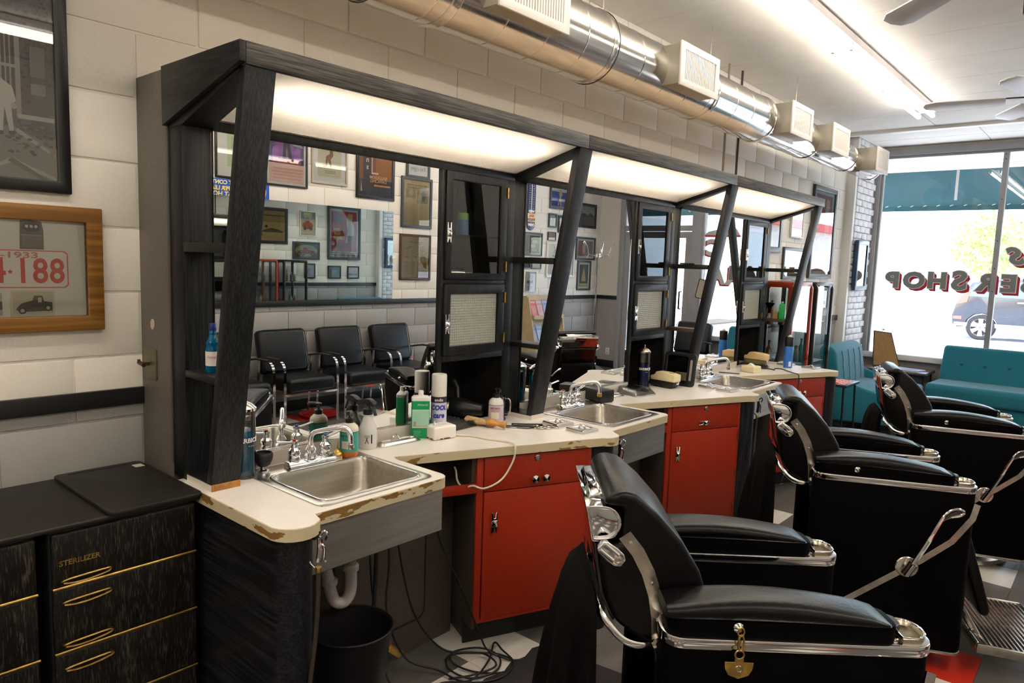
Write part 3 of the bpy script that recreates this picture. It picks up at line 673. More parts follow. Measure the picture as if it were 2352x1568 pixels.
# worktop -----------------------------------------------------------------------------
wt = thing('worktop', 'long white laminate worktop with chipped brown edge running past three sinks', 'worktop', (0, 0, 0))
ZT, ZB = H, .827
def bump_pts(y, k):
    if k == 0: return [(.30, -.02), (.80, -.022)]+arc(.855, .048, .071, -80, 55, 8)
    if k == 3: return [(.884, y-.07)]+arc(.868, y+.012, .064, -70, 80, 8)+[(.80, y+.085), (.30, y+.085)]
    return [(.884, y-.07)]+arc(.874, y+.028, .062, -62, 72, 8)
out = bump_pts(0, 0)
for k in range(3):
    y = YK[k]
    b_pts = ([(.30, -.02)] if k == 0 else [(.30, y-.07)])+(bump_pts(0, 0)[1:] if k == 0 else bump_pts(y, k))+[(.857, y+.117), (.857, y+.163), (.30, y+.163)]
    MB().prism(b_pts, ZB, ZT).build('laminate', WHITE, wt)
    s_pts = [(.30, y+.598), (.857, y+.598)]+arc(.815, y+.603, .042, 0, 90, 5)+[(.58, y+.645), (.544, y+.661), (.884, y+1.454), (.30, y+1.454)]
    MB().prism(s_pts, ZB, ZT).build('laminate', WHITE, wt)
    MB().box(.30, y+.163, ZB, .372, y+.598, ZT).build('laminate', WHITE, wt); MB().box(.822, y+.163, ZB, .857, y+.598, ZT).build('laminate', WHITE, wt)
    out += [(.857, y+.117), (.857, y+.603)]+arc(.815, y+.603, .042, 0, 90, 5)[1:]+[(.58, y+.645), (.544, y+.661)]+bump_pts(YK[k+1], k+1)
    box('splash', SPLASH, wt, .3365, y+PW, H, .352, y+1.058, .909, .0015)
    box('splash_trim', CHROMER, wt, .3365, y+PW, .909, .350, y+1.058, .9125)
MB().prism([(.30, YK[3]-.07)]+bump_pts(YK[3], 3), ZB, ZT).build('laminate', WHITE, wt)
def ribbon(pts, z0, z1, d, name, m, parent):
    b_ = MB(); n = len(pts); nm = []
    for i in range(n):
        a, c = Vector((*pts[max(0, i-1)], 0)), Vector((*pts[min(n-1, i+1)], 0)); q = (c-a).normalized(); nm.append(Vector((q.y, -q.x, 0)))
    v = []
    for p, q in zip(pts, nm): v += [(p[0]+q.x*d, p[1]+q.y*d, z0), (p[0]+q.x*d, p[1]+q.y*d, z1), (p[0]-q.x*.002, p[1]-q.y*.002, z1), (p[0]-q.x*.002, p[1]-q.y*.002, z0)]
    f = []
    for i in range(n-1): f += [(i*4+k, i*4+(k+1) % 4, (i+1)*4+(k+1) % 4, (i+1)*4+k) for k in range(4)]
    f += [(0, 3, 2, 1), ((n-1)*4, (n-1)*4+1, (n-1)*4+2, (n-1)*4+3)]
    return b_.add(v, f).build(name, m, parent)
cuts = [0] + [i for i, p in enumerate(out) if abs(p[0]-.544) < 1e-6 or abs(p[0]-.884) < 1e-6] + [len(out)-1]
for a, c in zip(cuts, cuts[1:]): ribbon(out[a:c+1], ZB-.003, ZT-.0016, .0022, 'edge_strip', EDGE, wt)
# sinks ---------------------------------------------------------------------------------
def make_sink(k):
    y = YK[k]
    t = thing('sink', ['stainless sink with black rubber cup beside its faucet, first post', 'stainless sink between two chrome lids and a black box', 'stainless sink in front of the cream soap block'][k], 'sink', (0, y, 0), 0, 'stainless sinks in the worktop')
    o_ = rrect(.366, .158, .830, .603, .03); i_ = rrect(.474, .194, .794, .577, .04)
    MB().ring(o_, i_, H-.001, H+.003).build('rim', STEEL, t, .0012)
    MB().ring(rrect(.466, .186, .802, .585, .045), rrect(.474, .194, .794, .577, .04), H+.003, H+.006).build('rim_bead', CHROME, t, .0015)
    secs = []
    for ins, z, r_ in ((0, H+.003, .04), (.004, H-.01, .045), (.012, H-.10, .05), (.03, H-.145, .06), (.07, H-.156, .06), (.14, H-.160, .018)):
        secs.append([(p[0], p[1], z) for p in rrect(.474+ins, .194+ins, .794-ins, .577-ins, r_)])
    MB().loft(secs, caps=False).add([(p[0], p[1], H-.160) for p in rrect(.614, .334, .654, .437, .018)], [list(range(20))]).build('basin', BASIN, t, sharp=60)
    MB().lathe([(.028, 0), (.03, .003), (.02, .002), (0, .0)], 16, (.634, .385, H-.160)).build('drain', CHROMER, t)
    # apron: sheet wrapped round the sink front
    pa = [(.46, .123)]+[(.838, .123)]+arc(.826, .622, .014, 0, 90, 4)+[(.46, .636)]
    b_ = MB()
    for (a, c) in zip(pa, pa[1:]):
        b_.add([(a[0], a[1], .672), (c[0], c[1], .672), (c[0], c[1], .826), (a[0], a[1], .826)], [(0, 1, 2, 3)])
    b_.build('apron', STEELD, t, sharp=50)
    MB().box(.46, .123, .670, .838, .636, .6725).build('apron_floor', KNEE, t)
    # faucet
    fx, fy = .430, .384
    fb = MB().prism([(.408, H+.003), (.456, H+.003), (.452, H+.016), (.440, H+.026), (.414, H+.026)], fy-.093, fy+.093, 'y').build('faucet_base', CHROME, t, .003)
    bell = [(.021, 0), (.022, .006), (.019, .016), (.022, .024), (.020, .036), (.012, .044), (.010, .056), (.013, .060), (.012, .068), (0, .070)]
    for s_ in (-1, 1):
        h_ = MB().lathe(bell, 16, (fx-.004, fy+s_*.062, H+.026)).build('faucet_handle', CHROME, t)
        ly = fy+s_*.062
        MB().tube([(fx-.004, ly, H+.087), (fx-.006, ly+s_*.03, H+.092), (fx-.010, ly+s_*.066, H+.100)], .006, 8, flat=(.009, .004)).build('lever', CHROME, h_)
        MB().lathe([(.007, 0), (.007, .002), (0, .002)], 12, (fx-.004, ly, H+.096)).build('indicator', flat((.6, .05, .03) if s_ < 0 else (.1, .15, .5)), h_)
    MB().lathe([(.022, 0), (.023, .008), (.017, .018), (.020, .028), (.014, .038), (.012, .042)], 16, (fx, fy, H+.026)).build('spout_collar', CHROME, t)
    P = [(fx, fy, H+.06), (fx, fy, H+.095), (fx+.008, fy+.006, H+.112), (fx+.028, fy+.020, H+.121), (fx+.075, fy+.050, H+.135), (fx+.098, fy+.065, H+.139), (fx+.112, fy+.074, H+.132), (fx+.119, fy+.079, H+.112), (fx+.120, fy+.080, H+.080)]
    MB().tube(smooth_path(P, 4), .0088, 12).build('spout', CHROME, t)
    MB().lathe([(.010, 0), (.012, .004), (.012, .018), (.009, .020)], 14, (fx+.120, fy+.080, H+.064)).build('aerator', BRASS if k == 1 else CHROMER, t)
    return t
for k in range(3): make_sink(k)
# counter legs ----------------------------------------------------------------------------
for k in range(4):
    y = YK[k]
    pts = ([(.30, -.010), (.82, -.010)]+arc(.852, .046, .056, -80, 60, 7)+[(.84, .104), (.30, .104)]) if k == 0 else ([(.46, y-.055), (.84, y-.055)]+arc(.862, y+.022, .056, -75, 70, 8)+[(.84, y+.10), (.46, y+.10)])
    l_ = MB().prism(pts, 0, .826).build('counter_pedestal', SLATE if k == 0 else streak('leg_laminate_%d' % k, (.006, .0065, .008), (.034, .036, .042), 'z', .4, 160))
    tag(l_, ['dark rounded laminate end leg under the counter beside the drawer unit', 'dark rounded counter leg between the first red cabinet and second sink', 'dark rounded counter leg beside the wastebasket with hanging hose', 'dark rounded leg at the counter end by the teal armchair'][k], 'counter leg', 'rounded legs under the worktop')
# knee panels with access hatch
for k in range(3):
    y = YK[k]; t = thing('knee_panel', ['brown panel with access hatch under the first sink', 'brown panel behind the cords under the middle sink', 'brown panel under the far sink behind the wastebasket'][k], 'panel', (0, y, 0), 0, 'panels under the sinks')
    box('board', KNEE, t, .445, .104, 0, .459, 1.06, .826)
    MB().prism(rrect(.46, .13, .90, .56, .035), .459, .464, 'x').build('hatch', KNEE, t, .001)
    MB().ring(rrect(.45, .12, .91, .57, .04), rrect(.46, .13, .90, .56, .035), .459, .4605, 'x').build('hatch_gap', RUBBER, t)
    if k == 0: MB().tube([(.465, .700, .20), (.47, .700, .12), (.48, .705, .075), (.54, .72, .062)], .004, 8, flat=(.018, .002)).build('bracket', BRASS, t)
    MB().prism([(.10, 0), (.16, 0), (.16, .1), (.10, .1)], .459, .461, 'x').build('base_strip', RUBBER, t)
# red base cabinets -------------------------------------------------------------------------
def pyramid_knob(parent, M):
    n = 8; a = [(.017*math.cos(2*PI*i/n), .017*math.sin(2*PI*i/n), .018) for i in range(n)]; b_ = [(.013*math.cos(2*PI*i/n), .013*math.sin(2*PI*i/n), .010) for i in range(n)]
    q = MB().add(a+[(0, 0, .026)], [(i, (i+1) % n, n) for i in range(n)], M); q.loft([b_, a], M=M); q.lathe([(.006, 0), (.006, .011)], 10, M=M)
    return q.build('knob', CHROME, parent, sharp=15)
for k in range(3):
    t = thing('base_cabinet', ['red cabinet with open cubby and two faceted knobs, cords beside it', 'red cabinet with a horizontal chrome pull on its drawer', 'red cabinet at the counter end with black cord hanging down'][k], 'cabinet', (.544, YK[k]+.661, 0), R(66.793), 'red base cabinets')
    M = Matrix(((1, 0, 0, 0), (0, 0, -1, 0), (0, 1, 0, 0), (0, 0, 0, 1)))   # u along front, v up, out = -Y
    b_ = MB().box(.0, .02, .818, .868, .036, .8268).box(.345, .02, .13, .373, .036, .818).box(.857, .02, .13, .872, .036, .818).box(.373, .02, .13, .857, .036, .1445).box(.0, .02, .675, .345, .036, .712)
    b_.build('face_frame', RED, t, .0012)
    MB().box(.345, .037, .10, .360, .33, .818).box(.36, .13, .0, .375, .33, .10).build('side_panel', KNEE, t)
    MB().box(.375, .037, .13, .857, .05, .82).build('carcass', DARKIN, t)
    MB().box(.0, .037, .675, .345, .28, .685).box(.0, .27, .685, .345, .28, .82).box(.33, .037, .685, .345, .27, .82).build('cubby', KNEE, t)
    box('toe_kick', RUBBER, t, .345, .12, 0, .87, .13, .13)
    dr = MB().box(.3755, .016, .678, .855, .034, .8155).build('drawer', RED, t, .0015)
    if k == 1:
        k_pull(dr, M @ Matrix.Translation((.603, .716, -.016)) @ Matrix.Rotation(PI/2, 4, 'Z'))
    else:
        for u in (.596, .646): pyramid_knob(dr, M @ Matrix.Translation((u, .712, -.016)))
    MB().lathe([(.013, 0), (.013, .003), (.010, .004), (.009, .002), (.006, .002), (.006, .004), (0, .004)], 16, M=M @ Matrix.Translation((.609, .797, -.016))).build('lock', CHROMER, dr)
    do = MB().box(.3775, .016, .147, .855, .034, .674).build('door', RED, t, .0015)
    k_pull(do, M @ Matrix.Translation((.421, .549, -.016)))
    for z in (.62, .40, .19): MB().box(.8535, .015, z-.025, .8575, .019, z+.025).build('hinge', mat('dark_hinge', (.05, .035, .03), .4, .5), do)
    if k == 0:
        o_ = MB().box(.12, .255, .762, .205, .268, .815).build('outlet', mat('old_plate', (.55, .5, .4), .5), t, .002)
        MB().box(.175, .245, .775, .192, .256, .80).build('plug', PLASB, o_)
        MB().box(.14, .2535, .78, .15, .255, .80).build('socket', PLASB, o_)
# drawer units beside the stations -----------------------------------------------------------
STER = streak('sterilizer_laminate', (.004, .0028, .002), (.13, .105, .085), 'z', .5, 330, stretch=.10, lo=.52, hi=.80)
def ster(y0, y1, label, lettering):
    t = thing('sterilizer_cabinet', label, 'cabinet', (.25, (y0+y1)/2, 0), 0, 'dark drawer units'); cy = (y0+y1)/2; w = (y1-y0)/2
    box('body', RUBBER, t, -.22, -w, 0, .195, w, .838, .012, 3)
    secs = [(.684, .830), (.503, .676), (.320, .495), (.06, .312)]
    fr = []
    for a, c in secs: fr.append(box('drawer_front', STER, t, .195, -w+.004, a, .214, w-.004, c, .006, 3))
    for z in (.680, .499, .316): MB().tube([(.212, -w+.004, z), (.212, w-.003, z)], .0045, 8).build('trim_strip', BRASS, t)
    ya = y0+.022-cy; yb = ya+.118
    for i, z in enumerate((.707, .647, .530, .462, .345)):
        if w < .15 and i > 3: continue
        p = [(.212, ya, z-.006), (.232, ya, z), (.235, ya+.02, z+.004), (.235, yb-.02, z+.006), (.232, yb, z+.003), (.230, yb-.005, z-.006), (.230, yb-.05, z-.012), (.230, ya+.03, z-.012), (.228, ya+.003, z-.008)]
        MB().tube(smooth_path(p, 3), .0028, 7).tube([(.212, yb, z), (.232, yb, z+.003)], .0025, 6).build('handle', BRASS, fr[0 if i == 0 else (1 if i < 3 else 2)])
    if lettering: text('STERILIZER', .020, BRASS, fr[0], face((.2145, y0+.070-cy, .748), '+x'), .0008, .0004, sx=1.02)
    return t
ster(-.425, -.036, 'dark brown sterilizer cabinet with brass loop handles beside the counter end', True)
ster(-.87, -.452, 'second dark drawer unit with brass trim below the oak picture frame', False)
tp = MB().box(.012, -.9, .8385, .468, -.024, .853).build('counter_board', mat('black_laminate', (.012, .009, .007), .5, vary=.2, vscale=300), None, .005, 3); tag(tp, 'matt black top board lying across both dark drawer units', 'worktop')
mtb = thing('cutting_board', 'thin black board with slotted ends lying on the drawer unit top', 'board', (.25, -.15, .853))
BOARD = mat('black_board', (.014, .011, .009), .45, vary=.15, vscale=300)
MB().prism(rrect(-.235, -.135, .232, .128, .02), 0, .012).build('board', BOARD, mtb, .003)
MB().prism(rrect(.195, -.10, .207, .10, .0055), .012, .0125).build('slot', RUBBER, mtb); MB().prism(rrect(-.215, -.10, -.203, .08, .0055), .012, .0125).build('slot', RUBBER, mtb)
box('sticker', flat((.6, .57, .5)), mtb, -.19, .085, .012, -.155, .115, .0124)
# ================================================================ things on the worktop
def jar(label, loc, r, h, fill, liq, letters=None, ang=-.6, lid=CHROME):
    t = thing('disinfectant_jar', label, 'jar', loc, 0, 'disinfectant jars')
    MB().lathe([(r*1.12, 0), (r*1.15, .008), (r, .03), (r, h-.03), (r*1.05, h-.026)], 24).build('glass', CLEARV, t)
    MB().lathe([(0, .012), (r*.93, .012), (r*.93, h*fill), (0, h*fill)], 24).build('liquid', liq, t)
    MB().lathe([(r*1.08, h-.03), (r*1.1, h-.022), (r*.7, h-.008), (r*.25, h), (0, h)], 24).build('lid', lid, t)
    MB().tube([(0, 0, h-.004), (0, 0, h+.018)], .004, 8).build('lid_knob', lid, t)
    if letters:
        curved_text(letters, r*.52, flat((.85, .85, .85)), t, r, h*.50, ang, .0006)
        curved_text('* * *', r*.25, flat((.85, .85, .85)), t, r, h*.42, ang)
    return t
jar('tall jar of teal liquid standing behind the first canopy post', (.402, .150, H), .038, .25, .62, BLUEV, 'BARBICIDE', .15)
jar('bright blue liquid jar with chrome lid beside the middle canopy post', (.392, 1.672, H), .036, .24, .80, BLUEV, 'BARBICIDE', -.3)
jar('clear tall jar with dark blue liquid near the cream clipper', (.382, 2.700, H), .036, .25, .62, BLUED, 'BARBICIDE', -.55, CHROMER)
# tonic bottle on the shelf of the first post
t = thing('tonic_bottle', 'blue hair tonic bottle with paper label on the first post shelf', 'bottle', (.412, .046, 1.2145))
MB().lathe([(.019, 0), (.021, .004), (.021, .075), (.018, .085), (.020, .093), (.012, .108), (.010, .118), (.012, .122), (.010, .130)], 20).build('glass', mat('blue_tonic', (.0, .16, .36), .06, trans=.5, ior=1.4), t)
MB().lathe([(.0105, .130), (.011, .131), (.011, .150), (.010, .152), (0, .152)], 16).build('cap', flat((.01, .03, .16), .3), t)
MB().lathe([(.0214, .022), (.0214, .066)], 20).build('label_band', flat((.75, .70, .66)), t)
curved_text('TONIC', .010, flat((.55, .08, .08)), t, .0214, .048, -.5)
# soap dispensers
def soap(label, loc, body, labelc, txt, bottom=None, tc=(.02, .12, .10)):
    t = thing('soap_dispenser', label, 'bottle', loc, 0, 'pump soap bottles')
    MB().lathe([(.030, 0), (.034, .006), (.034, .098), (.031, .110), (.020, .120), (.013, .124)], 24).build('bottle', body, t)
    MB().lathe([(.0345, .020), (.0345, .092)], 24).build('label_band', flat(labelc), t)
    if bottom: MB().lathe([(.0302, .0), (.0344, .006), (.0344, .020)], 24).build('liquid', bottom, t)
    MB().lathe([(.0347, .090), (.0347, .093)], 24).build('label_rim', flat(tuple(c*.35 for c in labelc)), t)
    p = MB().lathe([(.015, .122), (.016, .124), (.016, .138), (.008, .142), (.005, .144), (.005, .158)], 16)
    p.tube([(0, 0, .158), (.004, .004, .163), (.034, -.018, .161), (.04, -.021, .155)], .005, 8, flat=(.006, .004)); p.lathe([(.012, .156), (.012, .164), (0, .167)], 14)
    p.build('pump', PLASB, t)
    for a in (-.95, 1.6):
        curved_text(txt[0], .012, flat(tc), t, .0345, .078, a, .0003); curved_text(txt[1], .008, flat(tc), t, .0345, .067, a)
        vs = [(.0353*math.cos(a+u), .0353*math.sin(a+u), z) for z in (.032, .060) for u in (-.5, -.25, 0, .25, .5)]
        MB().add(vs, [(i, i+1, i+6, i+5) for i in range(4)]).build('text_panel', flat((.80, .74, .64)), t)
        for q in range(4): curved_text('- --- -- ---', .005, flat((.4, .35, .3)), t, .0355, .055-.006*q, a)
    return t
soap('teal labelled pump soap bottle with orange soap beside the first faucet', (.432, .545, H+.003), mat('soap_body', (.70, .66, .52), .25), (.08, .42, .32), ["MEYER'S", 'CLEAN DAY'], mat('orange_soap', (.75, .22, .03), .2))
soap('lilac labelled pump soap bottle in front of the dark alcove', (.435, 1.337, H), mat('soap_clear', (.70, .69, .66), .25), (.62, .52, .58), ["MEYER'S", 'CLEAN DAY'], None, (.25, .08, .12))
# black cup on chrome stand, oil cans
t = thing('rubber_cup', 'black rubber suction cup on a chrome stand beside the first sink', 'cup', (.400, .222, H+.003))
MB().lathe([(.018, 0), (.020, .003), (.012, .008), (.011, .014), (.014, .018)], 20).build('stand', CHROME, t)
MB().lathe([(.014, .016), (.022, .022), (.029, .038), (.031, .052), (.030, .060), (.027, .064), (.025, .063), (.024, .055), (.0, .048)], 24).build('cup', RUBBER, t)
for lab, loc in (('gold dome oil can beside the teal soap bottle', (.425, .500, H+.003)), ('gold oil can half hidden behind the middle canopy post', (.372, 1.735, H+.001))):
    t = thing('oil_can', lab, 'oil can', loc, 0, 'small oil cans')
    MB().lathe([(.020, 0), (.021, .004), (.021, .012), (.019, .018), (.013, .026), (.006, .031), (0, .032)], 20).build('dome', BRASS, t); MB().lathe([(.022, .0), (.0225, .003), (.0215, .006)], 20).build('foot_ring', CHROMER, t)
    MB().tube([(0, 0, .03), (.001, .001, .062)], [.003, .001], 8).build('spout', BRASS, t)
# spray bottle with printed scissors and comb
t = thing('spray_bottle', 'frosted white spray bottle printed with scissors and comb', 'bottle', (.381, .668, H))
MB().lathe([(.032, 0), (.036, .006), (.036, .062), (.033, .082), (.021, .108), (.016, .125), (.016, .136)], 24).build('bottle', mat('frosted_plastic', (.74, .73, .70), .4), t)
b_ = MB().lathe([(.018, .130), (.019, .134), (.019, .152), (.014, .156), (.012, .17)], 16)
b_.prism([(-.030, .168), (.012, .165), (.034, .172), (.040, .181), (.012, .192), (-.010, .190), (-.04, .178)], -.011, .011, 'y')
b_.tube([(.022, 0, .174), (.034, 0, .160), (.046, 0, .132)], .004, 8, flat=(.008, .003))
b_.build('spray_head', PLASB, t, .002)
pc = flat((.02, .02, .02))
def on_cyl(parent, r, z0, a0, segs, m, name):
    b_ = MB()
    for (u0, v0, u1, v1, w) in segs:
        d_ = math.hypot(u1-u0, v1-v0); nx, ny = -(v1-v0)/d_*w, (u1-u0)/d_*w
        q = [(u0+nx, v0+ny), (u0-nx, v0-ny), (u1-nx, v1-ny), (u1+nx, v1+ny)]
        b_.add([((r+.0008)*math.cos(a0+u/r), (r+.0008)*math.sin(a0+u/r), z0+v) for u, v in q], [(0, 1, 2, 3)])
    return b_.build(name, m, parent)
on_cyl(t, .036, .042, -.75, [(-.006, -.018, .002, .004, .0012), (.006, -.018, -.002, .004, .0012)]+[(x+.004*math.cos(i), .009+.0045*math.sin(i), x+.004*math.cos(i+.8), .009+.0045*math.sin(i+.8), .0006) for x in (-.005, .005) for i in (0, .8, 1.6, 2.4, 3.2, 4., 4.8, 5.6)], pc, 'scissors_print')
on_cyl(t, .036, .042, -.25, [(0, -.018, 0, .016, .0025)], pc, 'comb_print')
# chrome tray with loop handle, lids
def lid(label, x, y, rz, z=H, w=.105, d=.105):
    t = thing('chrome_cover', label, 'lid', (x, y, z), rz, 'square chrome lids on the worktop')
    MB().loft([[(p[0], p[1], h) for p in rrect(-w/2+i, -d/2+i, w/2-i, d/2-i, .006)] for i, h in ((0, 0), (0, .010), (.003, .014), (.016, .014), (.020, .0115))]).build('plate', STEEL, t, sharp=25)
    MB().tube(smooth_path([(-.018, 0, .012), (-.010, 0, .022), (0, 0, .026), (.010, 0, .022), (.018, 0, .012)], 3), .004, 8, flat=(.006, .002)).build('handle', CHROME, t)
    return t
lid('square chrome lid with loop handle touching the razors', .622, 1.555, R(-10)); lid('square chrome lid with loop handle at the rounded counter bump', .768, 1.537, R(-6))
lid('square chrome lid close to the black framed hand mirror', .620, 3.10, R(-8)); lid('square chrome lid on the bump beside the far sink', .752, 3.068, R(-6))
lid('square chrome lid at the counter end beside the blue spray can', .735, 4.585, R(-10)); lid('square chrome lid half hidden behind the blue spray can', .54, 4.60, R(-8))
def tray(label, x, y, w, d):
    t = thing('chrome_tray', label, 'tray', (x, y, H), R(-3), 'long chrome trays')
    MB().loft([[(p[0], p[1], h) for p in rrect(-w/2+i, -d/2+i, w/2-i, d/2-i, .018)] for i, h in ((0, 0), (0, .003), (.008, .004), (.012, .012), (.018, .014), (.024, .008), (.030, .006))]).build('dish', STEEL, t, sharp=40)
    MB().tube(smooth_path([(-.01, -.022, .010), (-.012, -.012, .026), (-.012, .004, .030), (-.012, .014, .022), (-.010, .018, .010)], 3), .003, 8).build('handle', CHROME, t)
    return t
tray('long chrome tray with loop handle beside the frosted spray bottle', .400, .800, .066, .200); tray('long chrome tray tucked behind the black box', .400, 2.345, .066, .16)
# cologne bottle, aerosol, white metal box
t = thing('cologne_bottle', 'flat green aftershave bottle with white cap behind the white box', 'bottle', (.392, .925, H), R(-40))
def flatb(z, w, d, r_=.008): return [(p[0], p[1], z) for p in rrect(-d/2, -w/2, d/2, w/2, r_)]
MB().loft([flatb(0, .070, .036), flatb(.004, .074, .040), flatb(.154, .074, .040)]).build('bottle', flat((.0, .33, .11), .35), t)
MB().loft([flatb(.154, .0745, .0405), flatb(.166, .075, .041), flatb(.172, .062, .034), flatb(.175, .026, .022), flatb(.180, .020, .020)]).build('shoulder', PLASW, t)
MB().lathe([(.011, .178), (.011, .192), (.009, .195), (0, .195)], 14).build('cap', PLASW, t)
for sx_ in (1, -1):
    Mf = face((.0203*sx_, 0, .077), '+x' if sx_ > 0 else '-x')
    A = Art(.068, .154); A.r(0, .30, 1, .76, (.36, .66, .50)); A.r(0, .285, 1, .30, (.6, .8, .68)); A.r(0, .76, 1, .775, (.6, .8, .68)); A.r(.08, .33, .24, .46, (.55, .42, .36)); A.lines(.08, .24, .33, .46, 5, (.25, .2, .2), .4, .1)
    A.t('PINAUD', .62, .90, .075, (.85, .90, .80)); A.t('CLUBMAN', .55, .335, .075, (.75, .30, .22)); A.t('Eau de', .45, .62, .05, (.5, .65, .4)); A.t('Cologne', .45, .56, .05, (.5, .65, .4)); A.lines(.1, .6, .04, .22, 5, (.25, .60, .35), .3, .5)
    A.build(t, Mf)
t = can('tall aerosol can with white cap and blue lettering behind the white box', (.388, 1.030, H), .0325, .252, flat((.30, .48, .72), .3), PLASW, .36, [(.135, .160, (.03, .02, .03)), (.050, .134, (.62, .66, .78))], 'aerosol cans on the worktop')
for a in (-.75,):
    curved_text('andis', .017, flat((.80, .80, .80)), t, .0332, .147, a, .0003); curved_text('COOL', .027, flat((.03, .03, .36)), t, .0332, .114, a, .0012, sx=.88, shear=.15)
    curved_text('care', .031, flat((.03, .03, .36)), t, .0332, .082, a, .0012, sx=.88, shear=.15); curved_text('P L U S', .012, flat((.7, .2, .25)), t, .0332, .058, a); curved_text('5 in 1', .015, flat((.75, .25, .35)), t, .0332, .030, a)
t = thing('metal_box', 'small white enamel box with rusty chipped edge and cord', 'box', (.447, .985, H), R(-9))
MB().box(-.040, -.055, 0, .040, .055, .055).build('body', mat('white_enamel', (.80, .77, .71), .3), t, .008, 3)
for y_, w_ in ((-.03, .018), (.0, .030)): MB().box(-.018, y_, .0552, .012, y_+w_, .0560).build('slot_rim', WHFR, t)
for k, (x_, y_) in enumerate(((.0405, -.02), (.0405, .0), (.0405, .012), (.02, -.0555), (-.01, -.0555))): MB().cbox((x_, y_, .005), (.0016, .012+.004*k, .004) if k < 3 else (.016, .0016, .006)).build('rust_chip', flat((.16, .05, .025)), t)
MB().prism([(-.005, 0), (.008, 0), (.003, .012), (.006, .02), (-.001, .014)], -.002, .002, 'y', Matrix.Translation((.0, -.03, .0555))).build('chipped_tip', PLASW, t)
cb = MB().tube(smooth_path([(.478, 1.045, .868), (.52, 1.085, .864), (.60, 1.10, .864), (.68, 1.125, .8645), (.735, 1.115, .867), (.751, 1.108, .85), (.748, 1.098, .80), (.735, 1.05, .735), (.700, .99, .703), (.66, .965, .71), (.63, .945, .70), (.60, .94, .72), (.58, .95, .755), (.57, .95, .77)], 5), .0038, 8).build('electric_cable', mat('cord_white', (.66, .60, .48), .5)); tag(cb, 'cream electric cord running from white box over the counter edge', 'cord')
# neck brush, razors, scissors
t = thing('neck_brush', 'wooden neck duster brush with pale bristles lying on the counter', 'brush', (.42, 1.262, H+.021), R(14))
WOODB = mat('brush_wood', (.42, .19, .045), .35, vary=.35, vscale=50, stretch=(.3, 1, 1)); BRIS = streak('bristles', (.48, .30, .12), (.76, .58, .34), 'x', .7, 300)
My = Matrix.Rotation(PI/2, 4, 'Y')
MB().lathe([(.014, .02), (.021, .04), (.018, .06), (.011, .078), (.013, .095), (.017, .110), (.014, .116), (0, .118)], 16, M=My, sx=.95).build('handle', WOODB, t)
MB().lathe([(.027, -.075), (.026, -.06), (.021, .0), (.018, .03)], 18, M=My, sx=.65).build('bristle_head', BRIS, t)
def razor(label, x, y, rz, bl):
    t = thing('razor', label, 'razor', (x, y, H+.006), rz, 'razors and scissors on the counter')
    MB().prism([(-.07, -.006), (-.05, -.009), (.0, -.010), (.05, -.004), (.07, -.002), (.072, .004), (.05, .006), (.0, .003), (-.05, .003), (-.068, .002)], -.004, .004, 'z').build('handle', PLASB, t, .002)
    MB().prism([(-.06, -.012), (.05, -.012), (.055, -.003), (-.055, -.004)], -.001, .001, 'z').build('blade', STEEL, t)
    return t
razor('folded black straight razor nearest the wooden brush', .548, 1.360, R(35), 1); razor('folded thin black razor behind the scissors', .545, 1.425, R(42), 1)
def scissors(label, x, y, rz):
    t = thing('scissors', label, 'scissors', (x, y, H+.004), rz, 'razors and scissors on the counter')
    for s_ in (-1, 1):
        b_ = MB().prism([(-.085, .001*s_), (0, .006*s_), (.03, .009*s_), (.03, .004*s_), (0, -.003*s_)], -.0015, .0015, 'z', Matrix.Rotation(s_*R(4), 4, 'Z'))
        b_.tube([(.046+.016*math.cos(a*PI/5), s_*.016+.011*math.sin(a*PI/5), 0) for a in range(10)], .0025, 6, True)
        b_.build('blade', CHROME if s_ > 0 else STEEL, t)
    MB().lathe([(.004, -.002), (.004, .003), (0, .003)], 10).build('pivot', BRASS, t)
    return t
scissors('steel scissors lying next to the folded razors', .60, 1.425, R(38)); scissors('steel scissors with gold finger rings beside the chrome lid', .615, 1.470, R(30)); scissors('short steel scissors at the edge of the razor heap', .585, 1.395, R(48))
# alcove of the first station: stein, hair dryer, comb tray
t = thing('glass_stein', 'clear glass stein standing behind the lilac soap bottle', 'mug', (.378, 1.425, H))
MB().lathe([(.030, 0), (.030, .006), (.024, .012), (.026, .11), (.024, .11), (.022, .014)], 20).build('glass', CLEARV, t); MB().tube(smooth_path([(.024, .01, .10), (.045, .018, .095), (.046, .018, .04), (.024, .01, .03)], 4), .004, 8).build('handle', CHROMER, t)
t = thing('hair_dryer', 'dark hair dryer lying in the alcove under the first wall cabinet', 'hair dryer', (.255, 1.30, H+.050), R(30))
MB().lathe([(.030, -.075), (.046, -.06), (.050, -.02), (.046, .02), (.030, .06), (.026, .10)], 20, M=Matrix.Rotation(PI/2, 4, 'Y')).build('barrel', PLASB, t); MB().lathe([(.047, -.062), (.049, -.056), (.047, -.05)], 20, M=Matrix.Rotation(PI/2, 4, 'Y')).build('trim_ring', CHROMER, t)
MB().tube([(-.02, 0, .03), (-.03, .02, .09), (-.05, .03, .12)], .013, 10).build('grip', PLASB, t)
t = thing('comb_tray', 'dark ribbed comb tray beside the aerosol can in the alcove', 'tray', (.33, 1.155, H), R(4))
MB().box(-.10, -.07, 0, .075, .085, .006).build('base', CLEARP, t); 
for k in range(7): MB().prism([(-.10+k*.024, .006), (-.088+k*.024, .026), (-.076+k*.024, .006)], -.065, .08, 'y').build('rib', PLASB, t)
MB().box(.075, -.07, 0, .079, .085, .03).build('lip', CLEARP, t)
